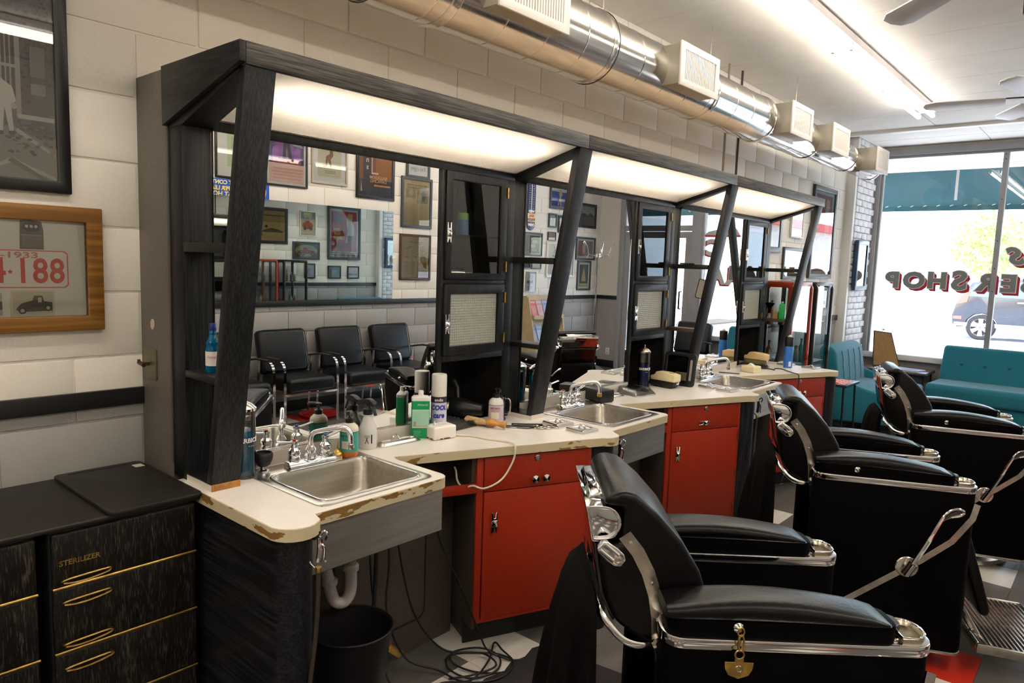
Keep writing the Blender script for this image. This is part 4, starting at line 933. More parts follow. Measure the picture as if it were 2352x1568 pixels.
# second station
t = thing('black_box', 'black rectangular box standing behind the middle faucet', 'box', (.405, 2.185, H+.0005), R(-16))
MB().box(-.085, -.048, .004, .085, .048, .068).build('body', PLASB, t, .006, 2)
for x_ in (-.07, .07): MB().box(x_-.01, -.04, 0, x_+.01, .04, .005).build('foot', RUBBER, t)
t = thing('plastic_cover', 'smoky clear plastic cover lying beside the dark blue jar', 'cover', (.425, 2.535, H), R(-12))
MB().loft([[(p[0], p[1], h) for p in rrect(-a, -b_, a, b_, .004, 1)] for a, b_, h in ((.095, .085, 0), (.092, .083, .006), (.062, .060, .040))]).build('shell', CLEARP, t, sharp=20); MB().box(-.03, -.03, .0402, .03, .03, .0412).build('top_panel', CLEARP, t)
def clipper(label, loc, rz, top, bot):
    t = thing('hair_clipper', label, 'hair clipper', loc, rz, 'clippers on the worktop')
    MB().prism([(-.085, .006), (.070, .006), (.088, .040), (-.085, .040)], -.034, .034, 'y').build('base_shell', bot, t, .006, 3)
    MB().prism([(-.085, .041), (.090, .041), (.090, .085), (.030, .094), (-.045, .094), (-.060, .072), (-.085, .066)], -.035, .035, 'y').build('top_shell', top, t, .006, 3)
    MB().box(.089, -.012, .026, .094, .012, .044).build('latch', CHROME, t, .002); MB().lathe([(.020, 0), (.018, .004), (0, .004)], 16, (.045, 0, .090)).build('thumb_dial', mat('amber_plastic', (.55, .32, .08), .3), t)
    MB().box(-.06, -.03, 0, .06, .03, .007).build('foot_pad', RUBBER, t)
    return t
clipper('cream and black barber clipper in front of the black hand mirror', (.430, 2.880, H), R(-6), PLASC, PLASB)
clipper('cream and olive barber clipper in the far alcove', (.420, 4.300, H+.016), R(-6), mat('tan_plastic', (.72, .52, .26), .35), mat('olive_plastic', (.16, .16, .045), .4))
t = thing('hand_mirror', 'large black framed hand mirror with slot handle leaning on the post', 'mirror', (.350, 3.000, H), 0)
Mh = Matrix.Rotation(R(-7), 4, 'X') @ face((0, 0, 0), '-y')
MB().ring(rrect(0, 0, .215, .205, .022), rrect(.018, .020, .160, .185, .014), 0, .012, 'z', Mh).build('frame', PLASB, t, .002)
MB().prism(rrect(.016, .018, .162, .187, .014), .003, .006, 'z', Mh).build('glass', mat('hand_mirror_glass', (.55, .54, .52), .02, 1.), t)
MB().ring(rrect(.172, .030, .200, .175, .012), rrect(.177, .036, .195, .169, .008), .012, .015, 'z', Mh).build('slot_rim', PLASB, t); MB().prism(rrect(.178, .037, .194, .168, .008), .0121, .0128, 'z', Mh).build('slot', flat((.30, .28, .26)), t)
# third station
t = thing('soap_block', 'cream coloured block with curled paper top beside the far faucet', 'box', (.513, 3.985, H), R(-8))
MB().box(-.052, -.05, 0, .052, .05, .046).build('block', PLASC, t, .007, 3); MB().prism([(-.02, .046), (.03, .046), (.012, .058), (-.004, .064)], -.02, .01, 'y').build('paper_top', PLASW, t)
t = thing('shoe_brush', 'flat wooden brush with black bristles under the olive clipper', 'brush', (.43, 4.29, H), R(-6))
MB().prism(rrect(-.10, -.035, .10, .035, .03), .002, .014).build('back', WOODB, t, .003); MB().lathe([(.030, 0), (.033, .004), (.030, .028), (.0, .030)], 18, (.075, -.035, .0)).build('bristle_pad', RUBBER, t)
t = can('blue aerosol can with black shoulder near the counter end', (.600, 4.470, H), .0325, .235, flat((.03, .16, .50), .3), PLASB, .27, None, 'aerosol cans on the worktop')
MB().lathe([(.015, .233), (.014, .243), (.006, .246), (.006, .252), (0, .252)], 14).build('nozzle', PLASC, t)
MB().add([(.0332*math.cos(a), .0332*math.sin(a), z) for z in (.012, .05) for a in (-1.1, -.9, -.7, -.5)], [(0, 1, 5, 4), (1, 2, 6, 5), (2, 3, 7, 6)]).build('barcode', flat((.7, .7, .75)), t)
for q in range(5): curved_text('--- -- ----', .008, flat((.25, .38, .68)), t, .0328, .13-.014*q, -.8)
t = thing('comb', 'black comb lying behind the far faucet', 'comb', (.44, 3.78, H+.001), R(20))
MB().box(-.07, 0, 0, .07, .008, .004).build('spine', PLASB, t)
for k in range(18): MB().box(-.068+k*.0075, -.018, .0005, -.064+k*.0075, 0, .0035).build('tooth', PLASB, t)
cb = MB().tube(smooth_path([(.42, 4.20, .875), (.50, 4.18, .87), (.56, 4.24, .864), (.60, 4.20, .866), (.57, 4.30, .864), (.62, 4.30, .866), (.68, 4.24, .865), (.76, 4.16, .866), (.795, 4.13, .865), (.812, 4.11, .84), (.812, 4.08, .70), (.80, 3.98, .55), (.81, 3.93, .45), (.82, 4.0, .25), (.80, 3.95, .12)], 6), .0036, 7).build('electric_cable', RUBBER); tag(cb, 'black electric cord hanging down the far red cabinet door', 'cord')
# shelf of the last post
t = thing('neck_duster', 'black shaving brush with clear handle standing on the last post shelf', 'brush', (.372, YK[3]+.046, 1.2145))
MB().lathe([(.016, 0), (.020, .006), (.018, .03), (.012, .042)], 18).build('handle', mat('clear_amber', (.45, .35, .38), .1, trans=.6), t); MB().lathe([(.012, .040), (.013, .085), (.035, .115), (.036, .122), (0, .124)], 18).build('bristle_head', CLOTHB, t)
t = thing('green_bottle', 'plain green square bottle on the last post shelf', 'bottle', (.470, YK[3]+.046, 1.2145), R(20))
MB().loft([[(p[0], p[1], z) for p in rrect(-w, -w, w, w, .005)] for w, z in ((.022, 0), (.0225, .10), (.019, .118), (.012, .121), (.011, .130))]).build('bottle', flat((.0, .36, .06), .3), t); MB().lathe([(.010, .128), (.010, .140), (0, .140)], 12).build('cap', flat((.35, .38, .3)), t)
t = thing('card_box', 'small tan cardboard box between brush and green bottle', 'box', (.425, YK[3]+.060, 1.2145))
MB().box(-.022, -.018, 0, .018, .02, .055).build('carton', flat((.45, .30, .10)), t, .001); MB().box(-.0225, -.0185, .040, .0185, .0205, .044).build('flap', flat((.35, .22, .07)), t)
# shelf of the third post: round and hanging hand mirrors
t = thing('round_hand_mirror', 'round black hand mirror lying on the shelf of the far canopy', 'mirror', (.42, YK[2]+.046, 1.6105))
MB().lathe([(0, 0), (.045, 0), (.047, .004), (.045, .008), (0, .008)], 24).build('frame', PLASB, t); MB().lathe([(0, .008), (.040, .0082), (0, .0084)], 24).build('glass', MIRROR, t)
t = thing('hanging_hand_mirror', 'small mirror with dark rim hanging below the far canopy shelf', 'mirror', (.545, YK[2]+.03, 1.46))
Mq = face((0, 0, 0), '-y') @ Matrix.Rotation(R(-12), 4, 'Z')
MB().ring(rrect(-.04, -.06, .04, .06, .012), rrect(-.036, -.056, .036, .056, .01), -.004, .004, 'z', Mq).build('rim', PLASB, t); MB().prism(rrect(-.036, -.056, .036, .056, .01), -.002, .002, 'z', Mq).build('glass', flat((.48, .43, .38), .15), t); MB().tube([(0, 0, .058), (0, .006, .12)], .002, 6).build('hook', CHROMER, t)
# cabinet contents
can('blue aerosol can with tan cap inside the middle wall cabinet', (.25, YK[1]+1.24, 1.4995), .030, .235, flat((.05, .14, .40), .3), mat('tan_cap', (.6, .48, .32), .4), .25)
t = thing('talc_bottle', 'slim green bottle inside the middle wall cabinet', 'bottle', (.27, YK[1]+1.12, 1.4995)); MB().lathe([(.018, 0), (.02, .004), (.02, .12), (.008, .135), (.008, .15)], 16).build('bottle', flat((.02, .32, .06), .3), t); MB().lathe([(.009, .148), (.009, .165), (0, .166)], 12).build('cap', PLASW, t)
t = thing('red_carton', 'small red carton lying inside the middle wall cabinet', 'box', (.27, YK[1]+1.36, 1.4995)); MB().box(-.03, -.05, 0, .03, .05, .03).build('carton', flat((.5, .03, .03)), t); text('BLADES', .014, flat((.7, .68, .6)), t, face((.0304, 0, .015), '+x'))
t = thing('chrome_clipper', 'polished chrome hand clipper inside the first wall cabinet', 'hair clipper', (.24, 1.25, 1.4995), R(70)); MB().lathe([(.015, -.08), (.024, -.06), (.026, .0), (.022, .04), (.012, .05)], 18, (0, 0, .026), M=None).build('body', CHROMER, t) if False else MB().lathe([(.015, -.07), (.024, -.05), (.026, .0), (.022, .04), (.012, .05)], 18, M=Matrix.Translation((0, 0, .027)) @ Matrix.Rotation(PI/2, 4, 'Y')).build('body', CHROMER, t); MB().box(.05, -.02, .015, .075, .02, .035).build('blade', STEEL, t)
t = can('small can with green and blue bands inside the first wall cabinet', (.23, 1.30, 1.6965), .028, .10, flat((.03, .16, .40), .3), flat((.2, .5, .08)), .22)
# ================================================================ under the counter
for k, lab in enumerate(('chrome hand sprayer with hose hanging on the end counter leg', 'chrome hand sprayer hanging beside the second sink apron', 'dark hand sprayer with long hose by the wastebasket')):
    y = YK[k]; t = thing('hand_sprayer', lab, 'sprayer', (.915, y+.094, .83), 0, 'hand sprayers on the counter legs'); ms = CHROME if k < 2 else mat('dark_metal', (.07, .05, .045), .4, .8)
    MB().box(-.02, -.016, -.02, -.002, .004, .0).build('bracket', PLASB, t)
    MB().tube([(.0, 0, -.015), (.002, 0, -.05), (-.002, -.002, -.085)], [.007, .0085, .008], 10).build('body', ms, t)
    MB().tube(smooth_path([(.0, 0, -.012), (.012, .006, .004), (.018, .012, -.006), (.012, .010, -.022)], 4), .0035, 7).build('nozzle', ms, t)
    MB().tube(smooth_path([(.002, .0, -.03), (.012, .008, -.045), (.010, .008, -.075), (.014, .010, -.085)], 4), .003, 7).build('lever', ms, t)
    MB().tube(smooth_path([(-.004, -.012, -.10), (-.016, -.022, -.085), (-.022, -.034, -.065), (-.026, -.038, -.062)], 4), .003, 7).build('thumb_rest', ms, t)
    MB().lathe([(.008, 0), (.009, .004), (.009, .014), (.008, .016)], 12, (-.002, -.002, -.116)).build('ferrule', BRASS, t)
    hp = [(-.002, -.002, -.105), (-.002, -.004, -.20), (-.006, -.010, -.32), (-.004, -.03, -.45), (.0, -.05, -.60), (.02, -.03, -.75), (.0, .08, -.82)] if k < 2 else [(-.002, -.002, -.105), (-.002, -.01, -.2), (.004, -.03, -.35), (.0, -.02, -.5), (.03, .03, -.65), (.06, .08, -.78), (.0, .2, -.82)]
    MB().tube(smooth_path(hp, 6), .0065, 8).build('hose', mat('hose', (.045, .035, .025), .5), t)
t = thing('drain_pipe', 'white plastic sink trap pipe under the first sink', 'pipe', (.55, .47, .35))
PVC = mat('pvc', (.62, .56, .54), .4); 
MB().tube([(0, 0, .315), (0, 0, .15)], .019, 14).build('tailpiece', mat('pvc_yellow', (.42, .32, .16), .5), t)
MB().tube(smooth_path([(0, 0, .16), (0, 0, .07), (-.005, -.012, .032), (-.012, -.032, .022), (-.02, -.055, .036), (-.026, -.068, .08), (-.03, -.073, .12), (-.045, -.082, .17), (-.085, -.09, .185)], 5), .021, 14).build('trap', PVC, t)
for c_, tl in (((0, 0, .135), 0), ((-.027, -.070, .095), .12)): MB().lathe([(.024, 0), (.028, .003), (.028, .02), (.024, .024)], 12, c_).build('nut', PVC, t, sharp=15)
for lab, x, y, r_, h_, m_ in (('black round wastebasket under the first sink', .635, .41, .142, .335, mat('bin_black', (.012, .011, .012), .4)), ('grey round wastebasket under the far sink', .68, 3.42, .135, .34, mat('bin_grey', (.05, .052, .06), .35))):
    t = thing('wastebasket', lab, 'wastebasket', (x, y, 0), 0, 'wastebaskets under the sinks')
    MB().lathe([(r_*.72, 0), (r_*.98, h_-.004), (r_*.95, h_-.004), (r_*.69, .006), (0, .006)], 32).build('bucket', m_, t); MB().tube([(r_*math.cos(a*PI/18), r_*math.sin(a*PI/18), h_) for a in range(36)], .0045, 8, True).build('rolled_rim', m_, t)
def cord(label, pts, r_=.004, g='black cords under the counter'):
    c_ = MB().tube(smooth_path(pts, 6), r_, 7).build('power_cable', RUBBER); tag(c_, label, 'cord', g)
cord('black cord coiled on the pale tile below the first red cabinet', [(.50, .70, .66), (.51, .74, .40), (.53, .80, .18), (.58, .90, .03), (.66, 1.00, .006), (.74, 1.06, .006), (.82, 1.06, .006), (.84, .98, .006), (.76, .90, .008), (.66, .88, .012), (.60, .94, .008), (.66, 1.03, .014), (.76, 1.04, .014), (.82, .96, .012), (.78, .86, .008), (.68, .84, .012), (.62, .90, .018), (.70, 1.0, .02), (.80, .98, .018), (.78, .88, .014), (.72, .80, .006)])
cord('black cord looping loosely over the coil on the pale tile', [(.50, .66, .66), (.505, .68, .45), (.52, .66, .25), (.56, .72, .06), (.66, .80, .016), (.78, .82, .012), (.86, .92, .012), (.84, 1.04, .014), (.74, 1.08, .018), (.68, 1.10, .016), (.76, .98, .022), (.80, .84, .018), (.72, .76, .006), (.74, .66, .006)])
cord('thick black cable hanging from under the first sink to the floor', [(.56, .575, .67), (.565, .57, .5), (.57, .56, .35), (.575, .545, .2), (.60, .52, .07), (.66, .48, .010), (.72, .42, .010)], .008)
cord('thin black cord trailing behind the first wastebasket', [(.50, .58, .67), (.52, .585, .4), (.545, .60, .2), (.60, .60, .05), (.68, .62, .008), (.76, .70, .008)])
cord('black cord swinging down the side of the first red cabinet', [(.60, .80, .66), (.62, .84, .5), (.66, .92, .3), (.70, .98, .12), (.72, 1.02, .03), (.80, 1.06, .008), (.84, 1.10, .008)])
cord('black cord tangle under the middle sink', [(.52, 2.14, .66), (.525, 2.16, .5), (.53, 2.13, .36), (.54, 2.17, .2), (.56, 2.12, .04), (.62, 2.10, .008)])
cord('black cord bundle under the far sink', [(.60, 3.55, .66), (.64, 3.56, .60), (.62, 3.60, .52), (.66, 3.58, .56), (.63, 3.55, .5), (.66, 3.60, .45), (.60, 3.62, .2), (.58, 3.6, .02)])
rg = MB().prism([(.83, 1.25), (1.25, 1.30), (1.7, 1.28), (1.7, -.9), (.84, -.9), (.835, .2), (.82, .55), (.835, .75), (.82, .90), (.84, .98), (.815, 1.05), (.83, 1.12), (.81, 1.19)], .0, .008).build('carpet_mat', RUG); tag(rg, 'dark carpet mat with frayed edge on the tiled floor', 'mat')
# ================================================================ barber chairs  (local: +X forward, +Y left)
def make_barber_chair():
    t = thing('barber_chair', 'x', 'barber chair', (0, 0, 0), 0, 'black barber chairs with chrome trim')
    MB().lathe([(.27, 0), (.28, .012), (.27, .028), (.12, .045), (.075, .06), (.07, .20), (.07, .36)], 32).build('base', CHROMER, t)
    box('seat_frame', SHELL, t, -.22, -.19, .34, .25, .19, .52, .02, 3)
    for s_ in (-1, 1):
        yo, yi = s_*.300, s_*.182
        lo, hi = min(yo, yi), max(yo, yi)
        pl = rrect(-.300, lo, .300, hi, .045, 5)
        MB().prism(pl, .085, .742).build('side_panel', SHELL, t, .004)
        o_ = rrect(-.304, lo-.004, .304, hi+.004, .049, 5)
        MB().prism(o_, .742, .768).build('chrome_band', CHROME, t, .003)
        MB().prism(rrect(-.302, lo-.002, .302, hi+.002, .046, 5), .070, .085).build('bottom_trim', CHROMER, t, .003)
        yc, w_ = (lo+hi)/2, .056
        MB().prism(rrect(-.292, yc-w_*.93, .222, yc+w_*.93, .03, 4), .766, .806).build('arm_body', SHELL, t, .003)
        secs = []
        N_ = 14
        for i in range(N_+1):
            u = i/N_; x = -.298+u*.534
            top = .832+.022*math.sin(PI*min(1, u*1.02)**.9)-.020*u*u
            e = max(0, (u-.86)/.14); top -= .020*e*e; ww = w_*1.06*(1-.38*e*e) * (1-.10*max(0, (.06-u)/.06))
            zb = .802
            if i == N_: top -= .012; ww *= .55
            c = []
            for j in range(16):
                a = 2*PI*j/16; cx, sx = math.cos(a), math.sin(a)
                c.append((x, yc+ww*math.copysign(abs(cx)**.55, cx), (top+zb)/2+(top-zb)/2*math.copysign(abs(sx)**.6, sx)))
            secs.append(c)
        MB().loft(secs).build('armrest', LEATHER, t, sharp=70)
        # chrome dish in the arm end
        dp = [(.232, yc+.046), (.232, yc-.046)]+[(.262+.034*math.cos(R(a)), yc+(.046)*math.sin(R(a))) for a in range(-85, 90, 17)]
        cxm = .258
        MB().loft([[(cxm+(p[0]-cxm)*k, yc+(p[1]-yc)*k, z) for p in dp] for k, z in ((1.06, .768), (1.06, .778), (1.0, .780), (.94, .778), (.82, .752), (.5, .748))], caps=True).build('dish', mat('dish_metal', (.52, .47, .36), .3, 1.), t, sharp=50)
        MB().tube([(p[0], p[1], .779) for p in dp], .0032, 7, True).build('dish_rim', CHROME, t)
        MB().tube([(.222+.008*math.cos(a*PI/6), yc-.03*1+.008*math.sin(a*PI/6), .771) for a in range(12)], .003, 6, True).build('rivet', CHROMER, t)
        # chrome strip on the back, bracket, pivot
        P = [(-.385, .955), (-.352, .915), (-.325, .865), (-.306, .81), (-.296, .755), (-.292, .70)]
        b_ = MB(); vs = []
        for i, (x, z) in enumerate(P):
            a, c = P[max(0, i-1)], P[min(5, i+1)]; d_ = Vector((c[0]-a[0], c[1]-a[1])).normalized(); nx, nz = -d_.y*.016, d_.x*.016
            vs += [(x+nx, s_*.186, z+nz), (x-nx, s_*.186, z-nz), (x-nx, s_*.1895, z-nz), (x+nx, s_*.1895, z+nz)]
        st = b_.add(vs, [(i*4+k, i*4+(k+1) % 4, (i+1)*4+(k+1) % 4, (i+1)*4+k) for i in range(5) for k in range(4)]+[(3, 2, 1, 0), (20, 21, 22, 23)]).build('back_strip', CHROMER, t)
        for x, z in ((-.37, .938), (-.316, .84), (-.296, .75)): MB().lathe([(.005, 0), (.004, .003), (0, .004)], 8, M=Matrix.Translation((x, s_*.1895, z)) @ Matrix.Rotation(-s_*PI/2, 4, 'X')).build('screw', CHROME, st)
        Mk = Matrix.Translation((-.415, s_*.194, .913)) @ Matrix.Rotation(R(38), 4, 'Y')
        hb = MB().loft([[(x, yy*.012, zz) for yy, zz in ((-1, -h), (1, -h*.8), (1, h*.8), (-1, h))] for x, h in ((-.036, .012), (-.028, .018), (.0, .021), (.022, .019), (.036, .010))], M=Mk).build('head_bracket', CHROME, t, .004, 3)
        for q in (-.009, .009): MB().tube([(-.03, s_*.012, q), (.012, s_*.013, q)], .005, 8, M=Mk).build('rib', CHROME, hb)
        MB().lathe([(.010, 0), (.010, .006), (.006, .007), (.005, .003), (0, .003)], 14, M=Mk @ Matrix.Translation((.018, s_*.011, 0)) @ Matrix.Rotation(-s_*PI/2, 4, 'X')).build('bore', CHROMER, hb)
        MB().lathe([(.016, 0), (.016, .012), (.008, .014), (.008, .010), (0, .010)], 14, M=Matrix.Translation((-.292, s_*.188, .695)) @ Matrix.Rotation(-s_*PI/2, 4, 'X')).build('pivot', CHROMER, t)
    # seat
    MB().box(-.18, -.178, .515, .285, .178, .615).build('seat', LEATHER, t, .04, 5)
    MB().tube([(p[0], p[1], .600) for p in rrect(-.165, -.177, .284, .177, .05)], .004, 6, True).build('seat_piping', LEATHER, t)
    # backrest
    pr = [(-.425, 1.050), (-.395, 1.060), (-.360, 1.050), (-.305, 1.005), (-.245, .940), (-.200, .868), (-.172, .790), (-.158, .70), (-.160, .60), (-.230, .60), (-.285, .672), (-.330, .690), (-.395, .735), (-.425, .80), (-.440, .88), (-.445, .925), (-.388, .930), (-.386, 1.018), (-.440, 1.024)]
    MB().prism(pr, -.184, .184, 'y').build('backrest', LEATHER, t, .016, 4)
    MB().prism([(-.433, .80), (-.448, .88), (-.453, .922), (-.446, .924), (-.440, .88), (-.425, .80), (-.395, .735), (-.402, .730)], -.165, .165, 'y').build('back_shell', GLOSSB, t, .002)
    D = [(-.478, 1.016), (-.455, 1.018)]+arc(-.434, .975, .043, 88, -72, 9)+[(-.440, .930), (-.460, .930)]
    inn = [(-.470, 1.009), (-.455, 1.011)]+arc(-.434, .975, .036, 88, -72, 9)+[(-.440, .938), (-.454, .938)]
    MB().ring(D, inn, -.172, .172, 'y').build('head_rail', CHROME, t, .002)
    MB().prism(inn, -.166, -.160, 'y').build('rail_cap', CHROME, t, .001); MB().prism(inn, .160, .166, 'y').build('rail_cap', CHROME, t, .001)
    MB().prism([(-.47, 1.012), (-.40, 1.016), (-.40, 1.022), (-.44, 1.034), (-.462, 1.028)], -.12, .12, 'y').build('top_clamp', CHROME, t, .003)
    tb = [(-.30, .196, .688), (-.345, .200, .690), (-.385, .195, .705), (-.425, .175, .745), (-.44, .14, .765), (-.445, 0, .770), (-.44, -.14, .765), (-.425, -.175, .745), (-.385, -.195, .705), (-.345, -.200, .690), (-.30, -.196, .688)]
    MB().tube(smooth_path(tb, 4), .006, 6, flat=(.0028, .0085)).build('towel_bar', CHROME, t)
    MB().tube([(-.300, -.197, .69), (-.293, -.200, .60), (-.286, -.202, .555)], .004, 7).build('recline_rod', CHROMER, t)
    # lever and diagonal strip on the right side
    MB().tube([(-.17, -.303, .225), (.0, -.304, .36), (.12, -.305, .455), (.22, -.304, .545), (.285, -.300, .645), (.302, -.285, .70)], .01, 4, flat=(.004, .017)).build('side_strip', CHROMER, t)
    MB().lathe([(.043, 0), (.043, .006), (.040, .009), (.018, .010), (.018, .02)], 24, M=Matrix.Translation((.070, -.302, .419)) @ Matrix.Rotation(PI/2, 4, 'X')).build('lever_plate', CHROMER, t)
    MB().tube([(.062, -.325, .395), (.085, -.332, .445)], .018, 14).tube(smooth_path([(.085, -.335, .445), (.125, -.338, .535), (.150, -.340, .60), (.172, -.342, .655)], 4), [.0095]*6+[.008]*7, 10).build('lever', CHROME, t)
    MB().tube(smooth_path([(.160, -.341, .63), (.185, -.343, .672), (.215, -.344, .690), (.238, -.345, .684), (.232, -.345, .668), (.198, -.344, .655)], 4), .0055, 8, True).build('lever_grip', CHROME, t)
    MB().prism([(.172, .64), (.190, .668), (.216, .684), (.232, .680), (.226, .668), (.196, .654)], -.347, -.341, 'y').build('grip_inset', mat('grip_rubber', (.05, .045, .035), .5), t)
    MB().lathe([(.012, 0), (.008, .004), (.004, .012), (0, .012)], 10, M=Matrix.Translation((-.14, -.300, .795)) @ Matrix.Rotation(PI/2, 4, 'X')).build('side_ring', CHROMER, t)
    # leg rest and footrest
    MB().prism([(.27, .56), (.30, .575), (.325, .56), (.435, .22), (.425, .19), (.395, .20)], -.165, .165, 'y').build('leg_rest', LEATHER, t, .015, 3)
    MB().prism([(.36, .085), (.70, .070), (.70, .105), (.36, .125)], -.27, -.255, 'y').prism([(.36, .085), (.70, .070), (.70, .105), (.36, .125)], .255, .27, 'y').box(.36, -.255, .085, .372, .255, .125).box(.69, -.255, .07, .702, .255, .106).build('footrest_frame', CHROMER, t, .004)
    for k in range(17):
        x = .382+k*.0185; box('footrest_slat', CHROMER, t, x, -.254, .100-(x-.36)*.05, x+.0095, .254, .118-(x-.36)*.05, .002, 1)
    MB().box(.372, -.006, .085, .69, .006, .098).build('footrest_spine', CHROMER, t)
    MB().tube([(.40, .15, .10), (.33, .12, .22), (.28, .10, .40)], .014, 8).tube([(.40, -.15, .10), (.33, -.12, .22), (.28, -.10, .40)], .014, 8).build('footrest_arm', CHROMER, t)
    return t
bc = make_barber_chair()
bc['label'] = 'black barber chair with brass tag on a chain on its arm'
bc.location = (1.863, .799, 0); bc.rotation_euler = (0, 0, R(40.2))
copy_tree(bc, None, (1.761, 2.401, 0), R(25.3), 'black barber chair facing the red floor tile, cape falling to floor')
copy_tree(bc, None, (1.863, 3.804, 0), R(20.3), 'black barber chair standing before the teal sofa')
CH = [((1.863, .799), R(40.2)), ((1.761, 2.401), R(25.3)), ((1.863, 3.804), R(20.3))]
def cape(k, label, drop, rx1, ry1, seed):
    """cloth bunched over the towel bar, falling in folds"""
    (cx, cy), a = CH[k]; t = Matrix.Translation((cx, cy, 0)) @ Matrix.Rotation(a, 4, 'Z')
    nu, nv = 60, 18; vs = []
    for side in (0, 1):
        for j in range(nv+1):
            v = j/nv; z = .800-(.800-drop)*v**1.15; w = v**.42
            for i in range(nu+1):
                ph = (i/nu-.5)*PI*1.05
                fold = 1+(.10*math.sin(ph*7+seed)+.06*math.sin(ph*13+seed*2))*min(1, v*2.2)
                rx = (.022+(rx1-.022)*w)*fold-(.006 if side else 0); ry = (.15+(ry1-.15)*w)*fold-(.006 if side else 0)
                vs.append(t @ Vector((-.447-rx*math.cos(ph), ry*math.sin(ph), z-(.006 if side and j == 0 else 0)+.012*math.sin(ph*5+seed)*(v > .95))))
    c = nu+1; f = []; o = c*(nv+1)
    for j in range(nv):
        for i in range(nu):
            f.append((j*c+i, j*c+i+1, (j+1)*c+i+1, (j+1)*c+i)); f.append((o+j*c+i, o+(j+1)*c+i, o+(j+1)*c+i+1, o+j*c+i+1))
    for j in range(nv): f += [(j*c, (j+1)*c, o+(j+1)*c, o+j*c), (j*c+nu, o+j*c+nu, o+(j+1)*c+nu, (j+1)*c+nu)]
    for i in range(nu): f += [(nv*c+i, nv*c+i+1, o+nv*c+i+1, o+nv*c+i)]
    f.append(list(range(nu+1)))
    q = MB().add(vs, f).build('barber_cape', CLOTHB, sharp=80); tag(q, label, 'cape', 'black capes hung on the chair backs')
cape(0, 'black cape draped behind the barber chair with the brass tag', .06, .15, .24, .5)
cape(1, 'black cape hanging to the floor behind the chair by the red tile', .05, .15, .22, 1.7)
cape(2, 'short black cape bunched behind the chair before the sofa', .60, .08, .17, 2.9)
# brass tag on a chain hanging from the first chair's arm
Mt = Matrix.Translation((1.863, .799, 0)) @ Matrix.Rotation(R(40.2), 4, 'Z'); p0 = Mt @ Vector((-.140, -.318, .795))
t = thing('key_tag', 'brass tag hanging from a chain hooked on the barber chair arm', 'tag', tuple(p0), R(40.2))
MB().tube([(.007*math.cos(a*PI/6), 0, .0+.010*math.sin(a*PI/6)) for a in range(12)], .002, 6, True).build('hook_ring', BRASS, t)
MB().tube([(.006*math.cos(a*PI/6)+.002, .001, -.026+.019*math.sin(a*PI/6)) for a in range(12)], .0026, 6, True).build('swivel', BRASS, t)
MB().tube([(.010*math.cos(a*PI/6), .0, -.053+.010*math.sin(a*PI/6)) for a in range(12)], .0022, 6, True).build('split_ring', BRASS, t)
MB().prism([(-.010, -.062), (.010, -.062), (.010, -.07), (.032, -.07), (.030, -.086), (.022, -.100), (0, -.108), (-.022, -.100), (-.030, -.086), (-.032, -.07), (-.010, -.07)], -.0015, .0015, 'y').build('plate', BRASS, t, .0006)
MB().tube([(.007*math.cos(a*PI/6), -.002, -.085+.007*math.sin(a*PI/6)) for a in range(12)], .0014, 6, True).build('emblem', CHROMER, t)
# ================================================================ waiting chairs on the far side (seen in the mirrors)
def make_waiting_chair():
    t = thing('waiting_chair', 'x', 'chair', (0, 0, 0), 0, 'black waiting chairs by the wall')
    MB().box(-.25, -.245, .315, .27, .245, .445).build('seat', LEATHB, t, .035, 4)
    M = Matrix.Translation((-.24, 0, .43)) @ Matrix.Rotation(R(-14), 4, 'Y')
    MB().box(-.055, -.255, .0, .055, .255, .43, M).build('backrest', LEATHB, t, .04, 4)
    MB().tube([tuple(M @ Vector((.056, p[0], p[1]))) for p in rrect(-.25, .03, .25, .425, .05)], .004, 6, True).build('back_piping', LEATHB, t)
    for s_ in (-1, 1):
        y = s_*.285
        MB().tube(smooth_path([(.235, y, 0), (.235, y, .30), (.232, y, .50), (.205, y, .585), (.14, y, .612), (.05, y, .613)], 4), .012, 4, flat=(.018, .006)).build('leg', CHROME, t)
        MB().tube([(-.27, y, 0), (-.24, y, .35), (-.215, y, .60)], .012, 4, flat=(.016, .006)).build('leg', CHROME, t)
        MB().tube([(.15, y, .622), (-.05, y, .622), (-.235, y, .590)], .012, 8, flat=(.026, .011)).build('armrest', PLASB, t)
    MB().tube([(p[0], p[1], .305) for p in rrect(-.24, -.285, .27, .285, .05)], .012, 4, True, flat=(.006, .014)).build('seat_rail', CHROME, t)
    return t
w0 = make_waiting_chair(); w0['label'] = 'black padded waiting chair with chrome legs, red tray beneath'
w0.location = (4.12, 2.80, 0); w0.rotation_euler = (0, 0, R(180))
copy_tree(w0, None, (4.12, 3.47, 0), R(181), 'black padded waiting chair with creased back, middle of three')
copy_tree(w0, None, (4.12, 4.16, 0), R(179), 'black padded waiting chair beside the round red table')
copy_tree(w0, None, (4.12, 2.12, 0), R(180), 'black padded waiting chair below the blue cartoon sign')
copy_tree(w0, None, (2.64, 7.74, 0), R(-90), 'black chrome armed chair standing beside the teal sofa end')
t = thing('round_table', 'small round chrome edged table with red top by waiting chairs', 'table', (4.20, 4.86, 0))
MB().lathe([(0, .50), (.20, .50), (.20, .515), (0, .515)], 28).build('top', flat((.55, .10, .03)), t); MB().lathe([(.195, .475), (.205, .475), (.205, .513), (.2, .513)], 28).build('rim', CHROME, t)
MB().tube([(0, 0, .02), (0, 0, .5)], .018, 10).build('stem', CHROME, t); MB().lathe([(.15, 0), (.15, .012), (.03, .03), (0, .03)], 24).build('foot', CHROME, t)
